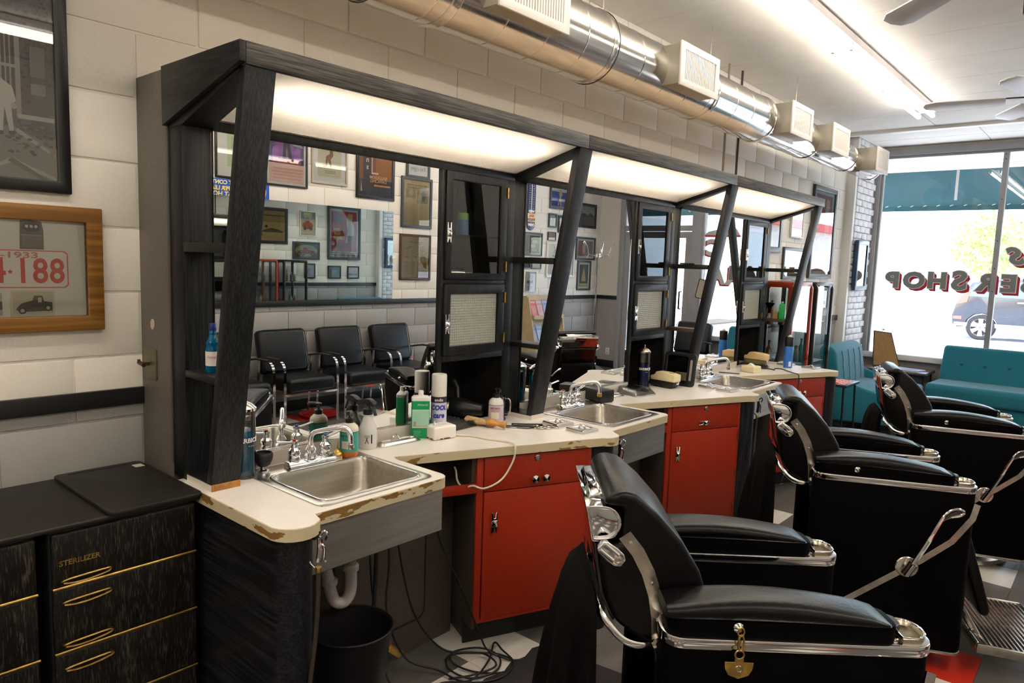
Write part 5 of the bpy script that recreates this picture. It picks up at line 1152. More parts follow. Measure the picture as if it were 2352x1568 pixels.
t = thing('red_tray', 'round red tray on floor beneath the waiting chairs', 'tray', (4.14, 3.05, 0)); MB().lathe([(.17, 0), (.20, .03), (.19, .03), (.16, .006), (0, .006)], 24).build('dish', flat((.5, .02, .02)), t)
MB().tube([(.19, 0, .03), (.21, .02, .05), (.19, .06, .03)], .006, 6).build('handle', flat((.4, .02, .02)), t)
# mirror on the far wall
m_ = MB().box(XO-.012, 1.55, 1.130, XO-.002, 4.262, 2.105).build('wall_mirror', MIRROR2); tag(m_, 'wide frameless mirror on the wall above the waiting chairs', 'mirror')
# magazine rack and coat tree
t = thing('magazine_rack', 'tan wooden magazine rack with sloping shelves against the far wall', 'rack', (XO-.02, 6.93, 0))
TAN = mat('tan_wood', (.52, .40, .22), .5, vary=.1, vscale=8)
for s_ in (-.36, .34): MB().prism([(0, 0), (-.30, 0), (-.26, .4), (-.10, 1.12), (0, 1.12)], s_, s_+.02, 'y').build('side', TAN, t)
for z in (.10, .45, .80):
    MB().prism([(-.05, z+.02), (-.24+z*.05, z+.02), (-.24+z*.05, z+.07), (-.225+z*.05, z+.07), (-.22+z*.05, z+.035), (-.05, z+.035)], -.34, .34, 'y').build('shelf', TAN, t); MB().prism([(-.04, z), (-.16, z), (-.06, z+.34), (-.04, z+.34)], -.34, .34, 'y').build('back', TAN, t)
mcol = [(.25, .3, .5), (.7, .65, .6), (.6, .15, .15), (.3, .45, .6), (.75, .7, .4), (.55, .3, .35), (.2, .35, .3), (.65, .6, .7)]
for j, z in enumerate((.45, .80)):
    for i in range(5):
        c = mcol[(i*3+j*2) % 8]; q = thing('magazine', '%s magazine on the %s shelf of the tan rack' % (['blue', 'white', 'red', 'grey blue', 'yellow', 'mauve', 'green', 'lilac'][(i*3+j*2) % 8], ['lower', 'upper'][j]), 'magazine', (XO-.235+z*.05, 6.93-.27+i*.135, z+.036), 0, 'magazines in the rack')
        Mm = Matrix.Rotation(R(20), 4, 'Y') @ face((0, 0, .13), '-x')
        MB().box(-.06, -.13, -.004, .06, .13, 0, Mm).build('pages', PLASW, q)
        A = Art(.12, .26); A.r(.1, .1, .9, .7, tuple(min(1, x*1.35) for x in c)); A.e(.5, .45, .22, .2, (.55, .42, .35)); A.t('NEWS', .5, .86, .16, (.85, .85, .8)); A.build(q, Mm, base=c)
t = thing('coat_tree', 'chrome coat tree with branching hooks in the corner', 'coat rack', (4.22, 7.93, 0))
MB().lathe([(.20, 0), (.20, .01), (.14, .05), (.05, .09), (.02, .10)], 28).build('base', mat('brushed_base', (.6, .65, .7), .2, 1.), t); MB().tube([(0, 0, .08), (0, 0, 1.72)], .014, 10).build('pole', CHROME, t); MB().lathe([(.018, 1.70), (.05, 1.71), (.05, 1.76), (.018, 1.77)], 16).build('collar', CHROME, t)
for k in range(5):
    a = 2*PI*k/5; c, s_ = math.cos(a), math.sin(a)
    MB().tube(smooth_path([(.04*c, .04*s_, 1.73), (.16*c, .16*s_, 1.75), (.20*c, .20*s_, 1.86), (.25*c, .25*s_, 1.93), (.27*c, .27*s_, 1.91)], 4), .006, 7).tube(smooth_path([(.16*c, .16*s_, 1.75), (.19*c, .19*s_, 1.70), (.22*c, .22*s_, 1.72)], 4), .006, 7).build('hook', CHROME, t)
t = thing('wall_outlet', 'white double socket low on the front wall', 'outlet', (4.30, YF-.003, .25)); MB().box(-.035, -.006, -.055, .035, .0, .055).build('plate', PLASW, t, .003); MB().box(-.012, -.0075, .012, .012, -.006, .04).box(-.012, -.0075, -.04, .012, -.006, -.012).build('socket', flat((.5, .5, .48)), t)
# ================================================================ teal seating by the window
t = thing('teal_sofa', 'long teal button back sofa under the shop window', 'sofa', (.98, 8.36, 0))
MB().prism([(-.86, .14), (-.10, .14), (.0, .30), (-.0, .36), (-.86, .32)], 0, 1.27, 'x').build('base', TEAL, t, .02, 2)
MB().prism([(-.90, .31), (-.24, .29), (-.20, .46), (-.87, .48), (-.905, .44)], 0, 1.27, 'x').build('seat', TEAL, t, .035, 4)
bk = MB().prism([(-.27, .40), (-.08, .36), (.055, .80), (.0, .83), (-.075, .82)], 0, 1.27, 'x').build('backrest', TEAL, t, .035, 4)
MB().tube([(0, -.895, .315), (1.27, -.895, .315)], .005, 6).build('seat_welt', mat('teal_dark', (.005, .09, .11), .8), t)
for k in range(5):
    MB().lathe([(.017, 0), (.014, .006), (0, .008)], 12, M=Matrix.Translation((.20+k*.22, -.170, .64)) @ Matrix.Rotation(R(108), 4, 'X')).build('button', TEAL, bk)
for x in (.1, 1.17):
    for y in (-.8, -.15): MB().tube([(x, y, .15), (x, y, 0)], [.02, .013], 8).build('leg', PLASB, t)
t = thing('teal_armchair', 'teal tufted armchair against the wall near the brick pier', 'armchair', (.13, 7.03, 0))
def tc(y): return .03*math.sin(PI*y)
MB().prism([(0, .12), (.80, .14), (.80, .34), (.04, .32)], -.50, .52, 'y').build('base', TEAL, t, .02, 2)
MB().box(.16, -.46, .32, .83, .50, .455).build('seat', TEAL, t, .04, 4)
bk = MB().prism([(.10, .42), (.26, .42), (.20, .80), (.14, .855), (.06, .86), (.03, .80)], -.47, .48, 'y').build('backrest', TEAL, t, .03, 4)
for y in (-.30, -.1, .1, .3):
    MB().lathe([(.016, 0), (.012, .006), (0, .008)], 10, M=Matrix.Translation((.232, y, .655)) @ Matrix.Rotation(R(80), 4, 'Y')).build('button', TEAL, bk)
    for s_ in (1, -1): MB().tube([(.235, y, .65), (.222+.0*s_, y+.01*s_, .73), (.205, y+.012*s_, .80)] if s_ > 0 else [(.235, y, .65), (.25, y-.008, .56), (.258, y-.01, .47)], .004, 5).build('tuft_crease', TEAL, bk)
for s_ in (-.53, .47): MB().prism([(.02, .10), (.78, .14), (.80, .40), (.40, .50), (.16, .585), (.06, .60)], s_, s_+.07, 'y').build('arm', TEAL, t, .025, 3)
for x in (.08, .74):
    for y in (-.42, .42): MB().tube([(x, y, .14), (x, y, 0)], [.018, .012], 8).build('leg', PLASB, t)
t = thing('end_table', 'low dark end table between teal armchair and sofa', 'table', (.54, 8.10, 0))
WTOP = mat('table_top', (.16, .10, .085), .25, vary=.2, vscale=10)
box('top', WTOP, t, -.33, -.22, .505, .36, .26, .522, .003); box('edge', PLASB, t, -.335, -.225, .490, .365, .265, .506, .003)
box('cross_panel', mat('dark_panel', (.04, .04, .045), .5), t, -.31, -.18, .30, .34, -.165, .49)
for x in (-.30, .33):
    for y in (-.19, .23): MB().tube([(x, y, .49), (x, y, 0)], .010, 8).build('leg', PLASB, t)
t = thing('newspaper', 'folded newspaper lying on the low end table', 'newspaper', (.66, 8.06, .5225), R(-12))
for k in range(3): MB().box(-.17+.01*k, -.12, .005*k, .17, .12-.01*k, .005*k+.0045).build('fold', flat((.70-.04*k, .70-.03*k, .72)), t)
A = Art(.32, .22); A.r(.05, .1, .5, .8, (.45, .5, .6)); A.lines(.55, .95, .1, .9, 8, (.35, .36, .4)); A.build(t, Matrix.Translation((0, 0, .015)))
t = thing('easel_board', 'tan board with dark rim leaning on the end table', 'board', (.44, 8.20, .5225), R(28))
Mb = Matrix.Rotation(R(-10), 4, 'X') @ face((0, 0, 0), '-y')
MB().prism([(-.165, 0), (.13, 0), (.03, .40), (-.165, .42)], -.012, 0, 'z', Mb).build('rim', PLASB, t); MB().prism([(-.155, .012), (.117, .012), (.022, .388), (-.155, .408)], 0, .004, 'z', Mb).build('panel', mat('hardboard', (.36, .20, .07), .6, vary=.15, vscale=60), t)
MB().lathe([(.016, 0), (.018, .012), (.008, .02), (0, .022)], 12, M=Mb @ Matrix.Translation((-.06, .425, -.006)) @ Matrix.Rotation(-PI/2, 4, 'X')).build('clip', CHROMER, t)
t = thing('checkers_table', 'small side table with red and white checkerboard top', 'table', (.65, 5.36, 0))
box('top', PLASB, t, -.19, -.19, .655, .19, .19, .676, .003); box('field', flat((.75, .72, .68)), t, -.16, -.16, .676, .16, .16, .6768)
for i in range(8):
    for j in range(8):
        if (i+j) % 2: MB().box(-.16+i*.04, -.16+j*.04, .6768, -.12+i*.04, -.12+j*.04, .6774).build('square', flat((.65, .04, .03)), t)
for x in (-.16, .16):
    for y in (-.16, .16): MB().tube([(x, y, .655), (x*1.1, y*1.1, 0)], .008, 8).build('leg', PLASB, t)
for k in range(9): q = MB().lathe([(.014, 0), (.015, .004), (.014, .008), (0, .008)], 14).build('checker_piece', flat((.60, .03, .03), .3), None, loc=(.65-.14+(k % 5)*.06, 5.36-.14+(k//5)*.08, .6776)); tag(q, 'round red checker piece standing on the checkerboard table', 'game piece', 'checkers on the board')
# ================================================================ glass display cases
def case(label, y0, y1, fm, items):
    t = thing('display_case', label, 'display case', (.29, (y0+y1)/2, 0), 0, 'tall glass display cases'); w = (y1-y0)/2; X0, X1, Z1 = -.25, .21, 1.505
    for s_ in (-1, 1):
        y = s_*(w-.014)
        loop = rrect(X0+.014, .10, X1-.014, Z1-.014, .05, 5)
        MB().ring(rrect(X0, .08, X1, Z1, .06, 5), rrect(X0+.042, .12, X1-.042, Z1-.045, .03, 5), y-.016, y+.016, 'y').build('end_frame', fm, t, .006)
        MB().add([(X0+.03, y, .12), (X1-.03, y, .12), (X1-.03, y, Z1-.03), (X0+.03, y, Z1-.03)], [(0, 1, 2, 3)]).build('pane', GLASS, t)
    box('top', fm, t, X0+.03, -w, Z1-.03, X1-.01, w, Z1, .006); box('base', fm, t, X0, -w, .0, X1, w, .12, .006)
    MB().add([(X1-.012, -w+.02, .12), (X1-.012, w-.02, .12), (X1-.012, w-.02, Z1-.03), (X1-.012, -w+.02, Z1-.03)], [(0, 1, 2, 3)]).build('pane', GLASS, t)
    for z in (.45, .80, 1.15): box('shelf', CLEARV, t, X0+.03, -w+.03, z, X1-.03, w-.03, z+.006)
    MB().box(X1-.012, w-.035, .85, X1+.004, w-.015, .92).build('latch', fm, t, .003)
    names_ = ['brown', 'tan', 'black', 'amber', 'green', 'grey']; cols = [(.35, .16, .05), (.5, .4, .25), (.08, .10, .12), (.45, .3, .08), (.12, .2, .12), (.5, .48, .45)]
    for z, n in ((.456, 4), (.806, 5), (1.156, 5)):
        for k in range(n):
            q = thing('antique_bottle', '%s old bottle on the %s shelf of the %s framed display case' % (names_[(k+int(z*10)) % 6], {4: 'lower', 8: 'middle', 1: 'upper'}[int(z*10) if z < 1 else 1], items), 'bottle', (.29+random.uniform(-.12, .08), (y0+y1)/2-w+.07+k*(2*w-.14)/(n-1), z), 0, 'bottles in the %s display case' % items); h_ = random.uniform(.10, .19); r_ = random.uniform(.016, .026)
            MB().lathe([(r_*.95, 0), (r_, .004), (r_, h_*.6), (r_*.4, h_*.75), (r_*.4, h_*.92)], 14).build('glass', flat(cols[(k+int(z*10)) % 6], .15), q); MB().lathe([(r_*.5, h_*.9), (r_*.5, h_), (0, h_)], 10).build('stopper', flat((.25, .15, .08)), q)
    return t
case('tall glass display case with rounded red frame', 4.775, 5.225, REDC, 'red')
case('tall glass display case with rounded dark olive frame', 5.33, 5.77, mat('olive_black', (.018, .017, .013), .3), 'dark')
# ================================================================ duct, ceiling lights, fans, rods
DX, DZ = .389, 2.656
t = thing('spiral_duct', 'galvanised round air duct hanging along the wall below ceiling', 'duct', (DX, 0, DZ))
segs = [(-1.6, -.2, .172), (-.2, .95, .172), (.95, 1.98, .171), (1.98, 3.12, .158), (3.12, 4.05, .156), (4.05, 5.05, .140), (5.05, 6.1, .122), (6.1, 6.95, .110)]
My_ = Matrix.Rotation(-PI/2, 4, 'X')
for i, (a, c, r_) in enumerate(segs):
    n_ = 40; prof = [(r_-.004, a)]
    y = a+.02
    while y < c-.03:
        prof += [(r_, y), (r_+.0015, y+.004), (r_, y+.008)]; y += .26
    prof += [(r_, c-.022), (r_+.006, c-.018), (r_+.006, c-.004), (r_, c)]
    b_ = MB(); v = []; f = []
    for r2, y2 in prof:
        for k in range(n_): v.append((r2*math.cos(2*PI*k/n_), y2, r2*math.sin(2*PI*k/n_)))
    for q in range(len(prof)-1): f += [(q*n_+k, q*n_+(k+1) % n_, (q+1)*n_+(k+1) % n_, (q+1)*n_+k) for k in range(n_)]
    if i in (0, len(segs)-1): f.append([k+(0 if i == 0 else (len(prof)-1)*n_) for k in range(n_)])
    b_.add(v, f).build('duct_section', GALV, t, sharp=20)
for y0, y1 in ((1.08, 1.50), (2.50, 2.93), (4.12, 4.52), (5.02, 5.42), (6.30, 6.68)):
    g = MB().box(.03, y0, -.098, .228, y1, .108).build('register_box', GALVB, t, .003)
    MB().box(.0, y0-.03, -.112, .10, y1+.02, -.096).build('register_flange', GALV, g)
    fr = MB().ring([(y0-.012, -.108), (y1+.012, -.108), (y1+.012, .118), (y0-.012, .118)], [(y0+.03, -.07), (y1-.03, -.07), (y1-.03, .08), (y0+.03, .08)], .228, .240, 'x').build('vent_frame', VENTW, t, .003)
    MB().box(.2285, y0+.03, -.07, .230, y1-.03, .08).build('vent_back', flat((.35, .32, .28)), fr)
    n_ = int((y1-y0-.06)/.017)
    for k in range(n_):
        yy = y0+.034+k*.017; MB().box(.231, yy, -.07, .237, yy+.009, .08).build('louver', VENTW, fr)
for y in (.2, 2.1, 3.3, 4.8):
    MB().tube([(0, y, .15), (0, y, ZC-DZ)], .002, 5).build('hanger_wire', CHROMER, t)
for y in (.62, 2.0): MB().tube([(.176*math.cos(a*PI/16), y, .176*math.sin(a*PI/16)) for a in range(32)], .003, 6, True).build('strap', mat('dark_strap', (.10, .09, .08), .4, .7), t)
MB().prism([(5.46, -.01), (5.56, -.01), (5.56, .07), (5.46, .07)], .124, .128, 'x').build('red_sticker', flat((.65, .02, .05)), t)
for lab, y, m_ in (('pale support rod rising behind the canopy up to the ceiling', 4.152, mat('beige_rod', (.36, .31, .26), .5)), ('dark support rod rising behind the canopy up to the ceiling', 4.386, mat('dark_rod', (.06, .045, .04), .5))):
    r_ = MB().tube([(.12, y, 1.99), (.12, y, ZC+.005)], .009, 8).build('support_rod', m_); tag(r_, lab, 'rod', 'rods above the canopies')
FIX = mat('fixture_white', (.78, .74, .74), .4)
def fixture(label, x, y1, n, off):
    t = thing('fluorescent_fixture', label, 'ceiling light', (x, 0, ZC-.0115), 0, 'long fluorescent ceiling lights')
    for k in range(n):
        y = y1-1.225*(k+1); box('channel', FIX, t, -.06+off, y+.002, -.048, .06+off, y+1.223, 0, .003)
        for s_ in (-.055, .055):
            MB().tube([(s_, y+.025, -.082), (s_, y+1.20, -.082)], .0185, 12).build('tube', TUBEM, t)
            for yy in (y+.012, y+1.212): MB().box(s_-.01, yy-.009, -.10, s_+.01, yy+.009, -.045).build('lamp_holder', FIX, t, .002)
fixture('long white fluorescent light with paired bare tubes beside the air duct', .985, 6.36, 8, .012)
fixture('long white fluorescent light with paired bare tubes over the waiting chairs', 3.3, 6.36, 8, 0)
def fan(label, x, y, a0):
    t = thing('ceiling_fan', label, 'ceiling fan', (x, y, ZC), a0, 'white bladed ceiling fans')
    MB().lathe([(.06, 0), (.07, -.02), (.02, -.04), (.014, -.05), (.014, -.20), (.03, -.21)], 20).build('downrod', PLASB, t); MB().lathe([(.05, -.20), (.11, -.22), (.125, -.27), (.11, -.32), (.07, -.34), (.05, -.38), (0, -.385)], 24).build('motor', PLASB, t)
    for k in range(5):
        M = Matrix.Rotation(2*PI*k/5, 4, 'Z'); MB().prism([(.09, -.018), (.20, -.03), (.26, -.03), (.26, .03), (.20, .03), (.09, .018)], -.345, -.335, 'z', M).build('blade_iron', PLASB, t)
        MB().prism([(.20, -.055), (.60, -.068), (.66, -.045), (.675, 0), (.66, .045), (.60, .068), (.20, .055)], -.004, .004, 'z', M @ Matrix.Translation((0, 0, -.35)) @ Matrix.Rotation(R(12), 4, 'X')).build('blade', mat('fan_blade', (.82, .83, .86), .4), t, .002)
    return t
fan('white bladed ceiling fan above the barber chair with brass tag', 2.03, 2.26, R(134)); fan('white bladed ceiling fan above the chair before the sofa', 1.98, 4.78, R(116))
t = thing('ceiling_speaker', 'black speaker box hung below the ceiling near the fan', 'speaker', (2.19, 2.98, 2.78)); box('cabinet', PLASB, t, -.14, -.10, -.04, .14, .10, .22, .01); MB().tube([(0, 0, .22), (0, 0, .32)], .01, 8).build('bracket', PLASB, t)
# ================================================================ pictures
g_, d_, k_ = (.55, .53, .48), (.22, .21, .19), (.06, .06, .06)
def a_street(A):
    def U(px): return .787+px*.00152
    def V(py): return (405-py)*.00162
    def q(x0, y0, x1, y1, c): A.r(max(.0, U(x0)), V(y1), min(1, U(x1)), V(y0), c)
    A.r(0, .16, 1, 1, (.17, .16, .145))
    for r_ in range(60):
        for c_ in range(14):
            x0 = -20+c_*11+(5 if r_ % 2 else 0); y0 = -230+r_*9
            if x0 < 128: q(x0, y0, min(137, x0+9), y0+7, (.09+.07*random.random(),)*3)
    q(-60, 85, 45, 240, (.09, .085, .08))
    for i in range(9): q(-55+i*11, 85, -51+i*11, 240, (.32, .31, .28))
    q(-60, 155, 48, 162, (.36, .35, .31)); q(46, 90, 58, 270, (.36, .34, .30)); q(80, 100, 122, 300, (.11, .105, .10)); q(82, 108, 118, 175, (.20, .19, .175)); q(82, 190, 118, 215, (.24, .23, .21))
    A.p([(0, 0), (1, 0), (1, V(330)), (U(60), V(300)), (U(-80), V(290)), (0, V(290))], (.26, .245, .22))
    q(50, 262, 137, 272, (.50, .48, .43)); A.p([(U(40), V(290)), (U(137), V(345)), (U(137), V(352)), (U(38), V(300))], (.44, .42, .38))
    A.p([(U(-60), V(405)), (U(30), V(360)), (U(137), V(398)), (U(137), V(408)), (U(30), V(372))], (.42, .40, .36)); A.p([(U(20), V(368)), (U(30), V(360)), (U(120), V(405)), (U(100), V(408))], (.16, .15, .135))
    for i in range(80): A.e(U(random.uniform(-40, 130)), V(random.uniform(285, 350)), .010, .005, random.choice([(0.081, 0.074, 0.068), (0.248, 0.236, 0.211), (0.124, 0.118, 0.105)]), 8)
    A.p([(U(-30), V(200)), (U(10), V(188)), (U(38), V(205)), (U(46), V(235)), (U(34), V(245)), (U(38), V(300)), (U(28), V(305)), (U(18), V(250)), (U(12), V(308)), (U(0), V(308)), (U(2), V(260)), (U(-30), V(250))], (.58, .56, .51)); A.e(U(40), V(246), .012, .012, (.45, .42, .36)); q(-2, 304, 14, 312, (.08, .08, .08)); q(26, 302, 40, 310, (.08, .08, .08)); return A
picture('large black framed monochrome street photograph on the block wall', '+x', 0, -.98, -.203, 1.746, 2.62, .037, BLKFR, a_street, base=(.22, .21, .19))
def a_plate(A):
    A.p([(.05, .30), (.88, .30), (.90, .33), (.90, .66), (.88, .69), (.05, .69), (.03, .66), (.03, .33)], (.62, .05, .03)); A.p([(.055, .31), (.875, .31), (.893, .335), (.893, .655), (.875, .68), (.055, .68), (.037, .655), (.037, .335)], (.74, .68, .61))
    A.t('TEXAS-1933', .50, .635, .085, (.55, .16, .10), .0005, 1.75)
    for s_, u in (('7', .13), ('2', .24), ('0', .35), ('4', .515), ('1', .647), ('8', .742), ('8', .835)): A.t(s_, u, .465, .36, (.60, .05, .015), .0018, .82)
    A.p([(.580+.016*math.sin(i*PI/5)*(1 if i % 2 == 0 else .45), .465+.028*math.cos(i*PI/5)*(1 if i % 2 == 0 else .45)) for i in range(10)], (.60, .05, .015))
    A.p([(.635, .70), (.765, .70), (.765, .90), (.755, .985), (.70, 1.0), (.64, .99)], (.10, .09, .07)); A.e(.70, .93, .05, .05, (.03, .03, .03)); 
    for i in range(3): A.e(.675+i*.025, .935, .009, .016, (.55, .5, .36))
    A.r(.645, .72, .755, .84, (.16, .14, .11)); A.r(.64, .84, .755, .85, (.3, .28, .2))
    A.r(.575, .015, .815, .275, (.60, .55, .40)); A.r(.585, .03, .805, .26, (.50, .45, .30)); A.p([(.60, .08), (.63, .14), (.69, .17), (.70, .22), (.745, .22), (.755, .16), (.80, .15), (.80, .06), (.62, .05)], (.09, .08, .06))
    A.e(.635, .065, .022, .035, (.04, .04, .03)); A.e(.635, .065, .012, .02, (.45, .4, .28)); A.e(.775, .09, .02, .035, (.04, .04, .03)); A.e(.775, .09, .011, .02, (.45, .4, .28)); A.r(.72, .15, .74, .20, (.5, .45, .3))
    A.r(.38, .02, .53, .25, (.42, .38, .28)); A.p([(.38, .05), (.53, .08), (.53, .16), (.45, .2), (.38, .14)], (.12, .11, .09)); return A
t = picture('oak framed red and white 1933 number plate with old car photographs', '+x', 0, -.70, -.122, 1.322, 1.708, .047, OAK, a_plate, base=(.70, .66, .58), depth=.03)
# wall between the last canopy and the window
def a_boat(A): A.r(0, .62, 1, 1, (.38, .26, .10)); A.r(0, .82, 1, .86, (.15, .1, .05)); A.p([(.3, .28), (.62, .42), (.75, .40), (.95, .33), (.93, .28)], (.09, .07, .04)); A.e(.5, .47, .04, .05, k_); A.e(.12, .2, .3, .12, (.2, .15, .08)); A.p([(.05, .86), (.35, .70), (.36, .68), (.04, .84)], (.15, .12, .06)); return A
picture('large black framed tan speedboat picture behind the far canopy', '+x', 0, 4.91, 5.70, 1.760, 2.352, .05, BLKFR, a_boat, base=(.58, .40, .15))
def a_mag(A): A.r(0, .7, 1, 1, (.15, .25, .26)); A.t('SPEED', .5, .90, .15, (.75, .60, .15), .002); A.t('STYLE', .5, .77, .13, (.75, .60, .15), .002); A.e(.5, .42, .38, .16, (.35, .07, .04)); A.e(.3, .30, .10, .09, k_); A.e(.72, .30, .10, .09, k_); A.r(.35, .50, .6, .62, (.35, .07, .04)); return A
picture('small pale framed hot rod magazine cover on block wall', '+x', 0, 5.93, 6.25, 1.915, 2.345, .016, WHFR, a_mag, base=(.50, .42, .28))
def a_rumble(A): A.r(.06, .12, .94, .96, (.52, .03, .03)); A.p([(.55, .3), (.62, .55), (.58, .75), (.68, .92), (.80, .90), (.78, .76), (.86, .66), (.84, .4), (.80, .3)], (.72, .66, .58)); A.e(.70, .86, .09, .06, (.70, .42, .10)); A.r(.62, .3, .84, .46, (.10, .08, .08)); A.r(.10, .72, .42, .92, (.22, .12, .20)); A.t('HOT', .25, .58, .075, (.80, .60, .12), .003); A.t('ROD', .27, .49, .075, (.80, .60, .12), .003); A.t('RUMBLE', .33, .40, .075, (.80, .60, .12), .003); A.e(.4, .25, .25, .05, (.25, .04, .04)); A.r(.06, .04, .94, .055, (.5, .03, .03)); A.r(.06, .085, .94, .10, (.12, .1, .1)); return A
picture('tall slate framed red film poster next to the brick pier', '+x', 0, 6.49, 7.20, 1.530, 2.474, .045, GREYFR, a_rumble, base=(.70, .68, .66), depth=.03)
def a_rod(A): A.e(.5, .5, .46, .42, (.66, .58, .30)); A.p([(.12, .28), (.2, .5), (.42, .58), (.6, .55), (.88, .48), (.9, .28)], (.50, .10, .03)); A.r(.38, .5, .55, .72, (.45, .09, .03)); [A.e(u, .27, .08, .14, k_) for u in (.2, .36, .78)]; [A.e(u, .27, .04, .07, (.5, .4, .2)) for u in (.2, .36, .78)]; return A
picture('wide slate framed picture of an orange roadster', '+x', 0, 5.79, 6.33, 1.515, 1.820, .03, GREYFR, a_rod, base=(.16, .15, .10))
for i, (y0, y1, c, lab) in enumerate(((6.02, 6.24, (.5, .5, .5), 'small black framed portrait photograph above the dark rail'), (6.50, 6.78, (.10, .22, .14), 'small black framed green snapshot above the dark rail'), (6.92, 7.18, (.6, .62, .62), 'small black framed beach photograph above the dark rail'))):
    def a_s(A, i=i): A.e(.45, .42, .2, .32, (.12, .11, .1)) if i == 0 else (A.e(.4, .5, .18, .3, (.45, .35, .15)) if i == 1 else A.r(.05, .2, .95, .4, (.15, .15, .15))); A.e(.62, .6, .1, .12, (.5, .42, .35)); return A
    picture(lab, '+x', 0, y0, y1, 1.19, 1.42+(.03 if i == 0 else 0), .022, BLKFR, a_s, base=c, group='small photographs beside the window wall')
def a_pier(A): A.r(.1, .08, .9, .92, (.42, .42, .36)); A.e(.45, .25, .25, .12, (.25, .26, .22)); A.p([(.3, .5), (.7, .55), (.6, .85), (.35, .8)], (.5, .48, .4)); return A
picture('narrow blue framed picture hung on the painted brick pier', '+x', .108, 7.69, 8.11, 1.405, 1.972, .05, mat('blue_frame', (.02, .06, .12), .35), a_pier, base=(.62, .62, .58), depth=.04)
# far wall, seen in the mirrors
P = lambda lab, y0, y1, z0, z1, fw, fm, art, base, **kw: picture(lab, '-x', XO, y0, y1, z0, z1, fw, fm, art, base, **kw)
def a_green(A): A.r(.25, .2, .75, .95, (.55, .66, .40)); A.r(.4, .4, .65, .8, (.46, .52, .36)); A.t('1955', .5, .3, .08, (.5, .3, .25)); return A
P('white matted pale green print in dark frame above the blue sign', 2.19, 2.62, 2.262, 2.76, .02, BLKFR, a_green, (.78, .77, .72))
def a_comic(A):
    A.r(.0, .30, 1, 1, (.06, .06, .16)); A.r(0, 0, 1, .30, (.72, .50, .44)); A.lines(.05, .95, .04, .24, 4, (.66, .36, .32), .6, .1)
    for i in range(14): A.p([(random.random(), .35+.6*random.random()) for _ in range(3)], random.choice([(.12, .14, .30), (.30, .30, .42), (.25, .08, .35)]))
    A.p([(.35, .36), (.42, .66), (.35, .75), (.45, .92), (.65, .92), (.72, .70), (.60, .62), (.62, .36), (.54, .36), (.51, .60), (.44, .36)], (.03, .03, .03)); A.p([(.45, .92), (.62, .92), (.70, .80), (.62, .70), (.5, .74)], (.72, .40, .14)); A.e(.52, .96, .09, .07, (.35, .06, .25)); A.r(.1, .31, .9, .36, (.55, .10, .10)); A.e(.2, .45, .1, .12, (.32, .10, .45)); A.e(.82, .45, .1, .12, (.32, .10, .45)); return A
P('dark framed comic style poster in purple and orange', 2.685, 3.150, 2.248, 2.93, .018, BLKFR, a_comic, (.72, .72, .66), passe=.022, pcol=(.72, .74, .68))
def a_cow(A): A.p([(.35, .55), (.42, .75), (.52, .72), (.50, .55), (.66, .48), (.68, .25), (.62, .25), (.58, .40), (.50, .28), (.45, .22), (.42, .30), (.46, .42), (.36, .50)], (.22, .11, .05)); A.e(.36, .70, .09, .08, (.12, .25, .08)); A.e(.72, .26, .06, .05, (.6, .25, .15)); A.lines(.2, .8, .84, .92, 2, (.4, .36, .3)); A.lines(.25, .8, .08, .16, 2, (.3, .26, .22)); return A
P('beige framed white mat print of a bucking horse', 3.195, 3.635, 2.318, 2.90, .022, BEIGEFR, a_cow, (.62, .58, .42), passe=.055, pcol=(.78, .78, .76))
def a_ball(A):
    A.r(0, 0, 1, .26, (.03, .04, .07)); A.r(.35, .26, 1, 1, (.26, .09, .05)); A.r(.0, .26, .5, .7, (.40, .16, .03))
    for i in range(24): A.r(.0+i*.02, .55, .006+i*.02, .55+.4*random.random(), (.45+.2*random.random(), .22, .12))
    A.r(.6, .1, .72, 1, (.08, .03, .04)); A.r(.72, .1, .86, 1, (.05, .05, .07)); A.p([(.90, .06), (.95, .06), (.93, .26)], (.75, .40, .10))
    for i, ch in enumerate('boins'): A.t(ch, .75, .92-i*.115, .12, (.80, .70, .55), .002)
    A.r(.60, .35, .63, .72, (.80, .70, .52)); A.r(.42, .35, .63, .38, (.80, .70, .52)); A.t('BALLROOM', .42, .30, .07, (.80, .55, .35), .001); A.t('DANCING', .42, .24, .075, (.85, .42, .12), .001); A.r(.05, .155, .55, .185, (.75, .30, .05)); return A
P('black framed orange ballroom dancing neon sign photograph', 3.745, 4.268, 2.222, 2.95, .036, BLKFR, a_ball, (.05, .05, .06))
P('small dark framed white card reading why I am right', 4.44, 4.80, 2.512, 2.85, .032, GREYFR, lambda A: A.t('why', .5, .55, .24, (.2, .2, .22)).t("I'm right", .5, .28, .24, (.2, .2, .22)), (.76, .77, .78))
def a_news(A): A.t('TIMES HERALD', .5, .955, .05, (.28, .24, .16)); A.t('RED CASTRO ALLY CHARGED', .5, .89, .056, (.16, .13, .09), .001, .78); A.t('IN KENNEDY ASSASSINATION', .5, .83, .056, (.16, .13, .09), .001, .76); A.r(.06, .50, .48, .80, (.34, .28, .16)); A.e(.25, .66, .1, .12, (.14, .12, .08)); A.e(.38, .6, .08, .1, (.5, .42, .26)); A.r(.54, .60, .90, .80, (.36, .30, .18)); A.e(.7, .72, .1, .07, (.5, .42, .26)); [A.lines(.05+i*.19, .22+i*.19, .03, .47, 18, (.42, .33, .16), .35, .1) for i in range(5)]; return A
P('slate framed yellowed newspaper front page on the far wall', 4.372, 4.842, 1.945, 2.522, .034, GREYFR, a_news, (.58, .47, .25))
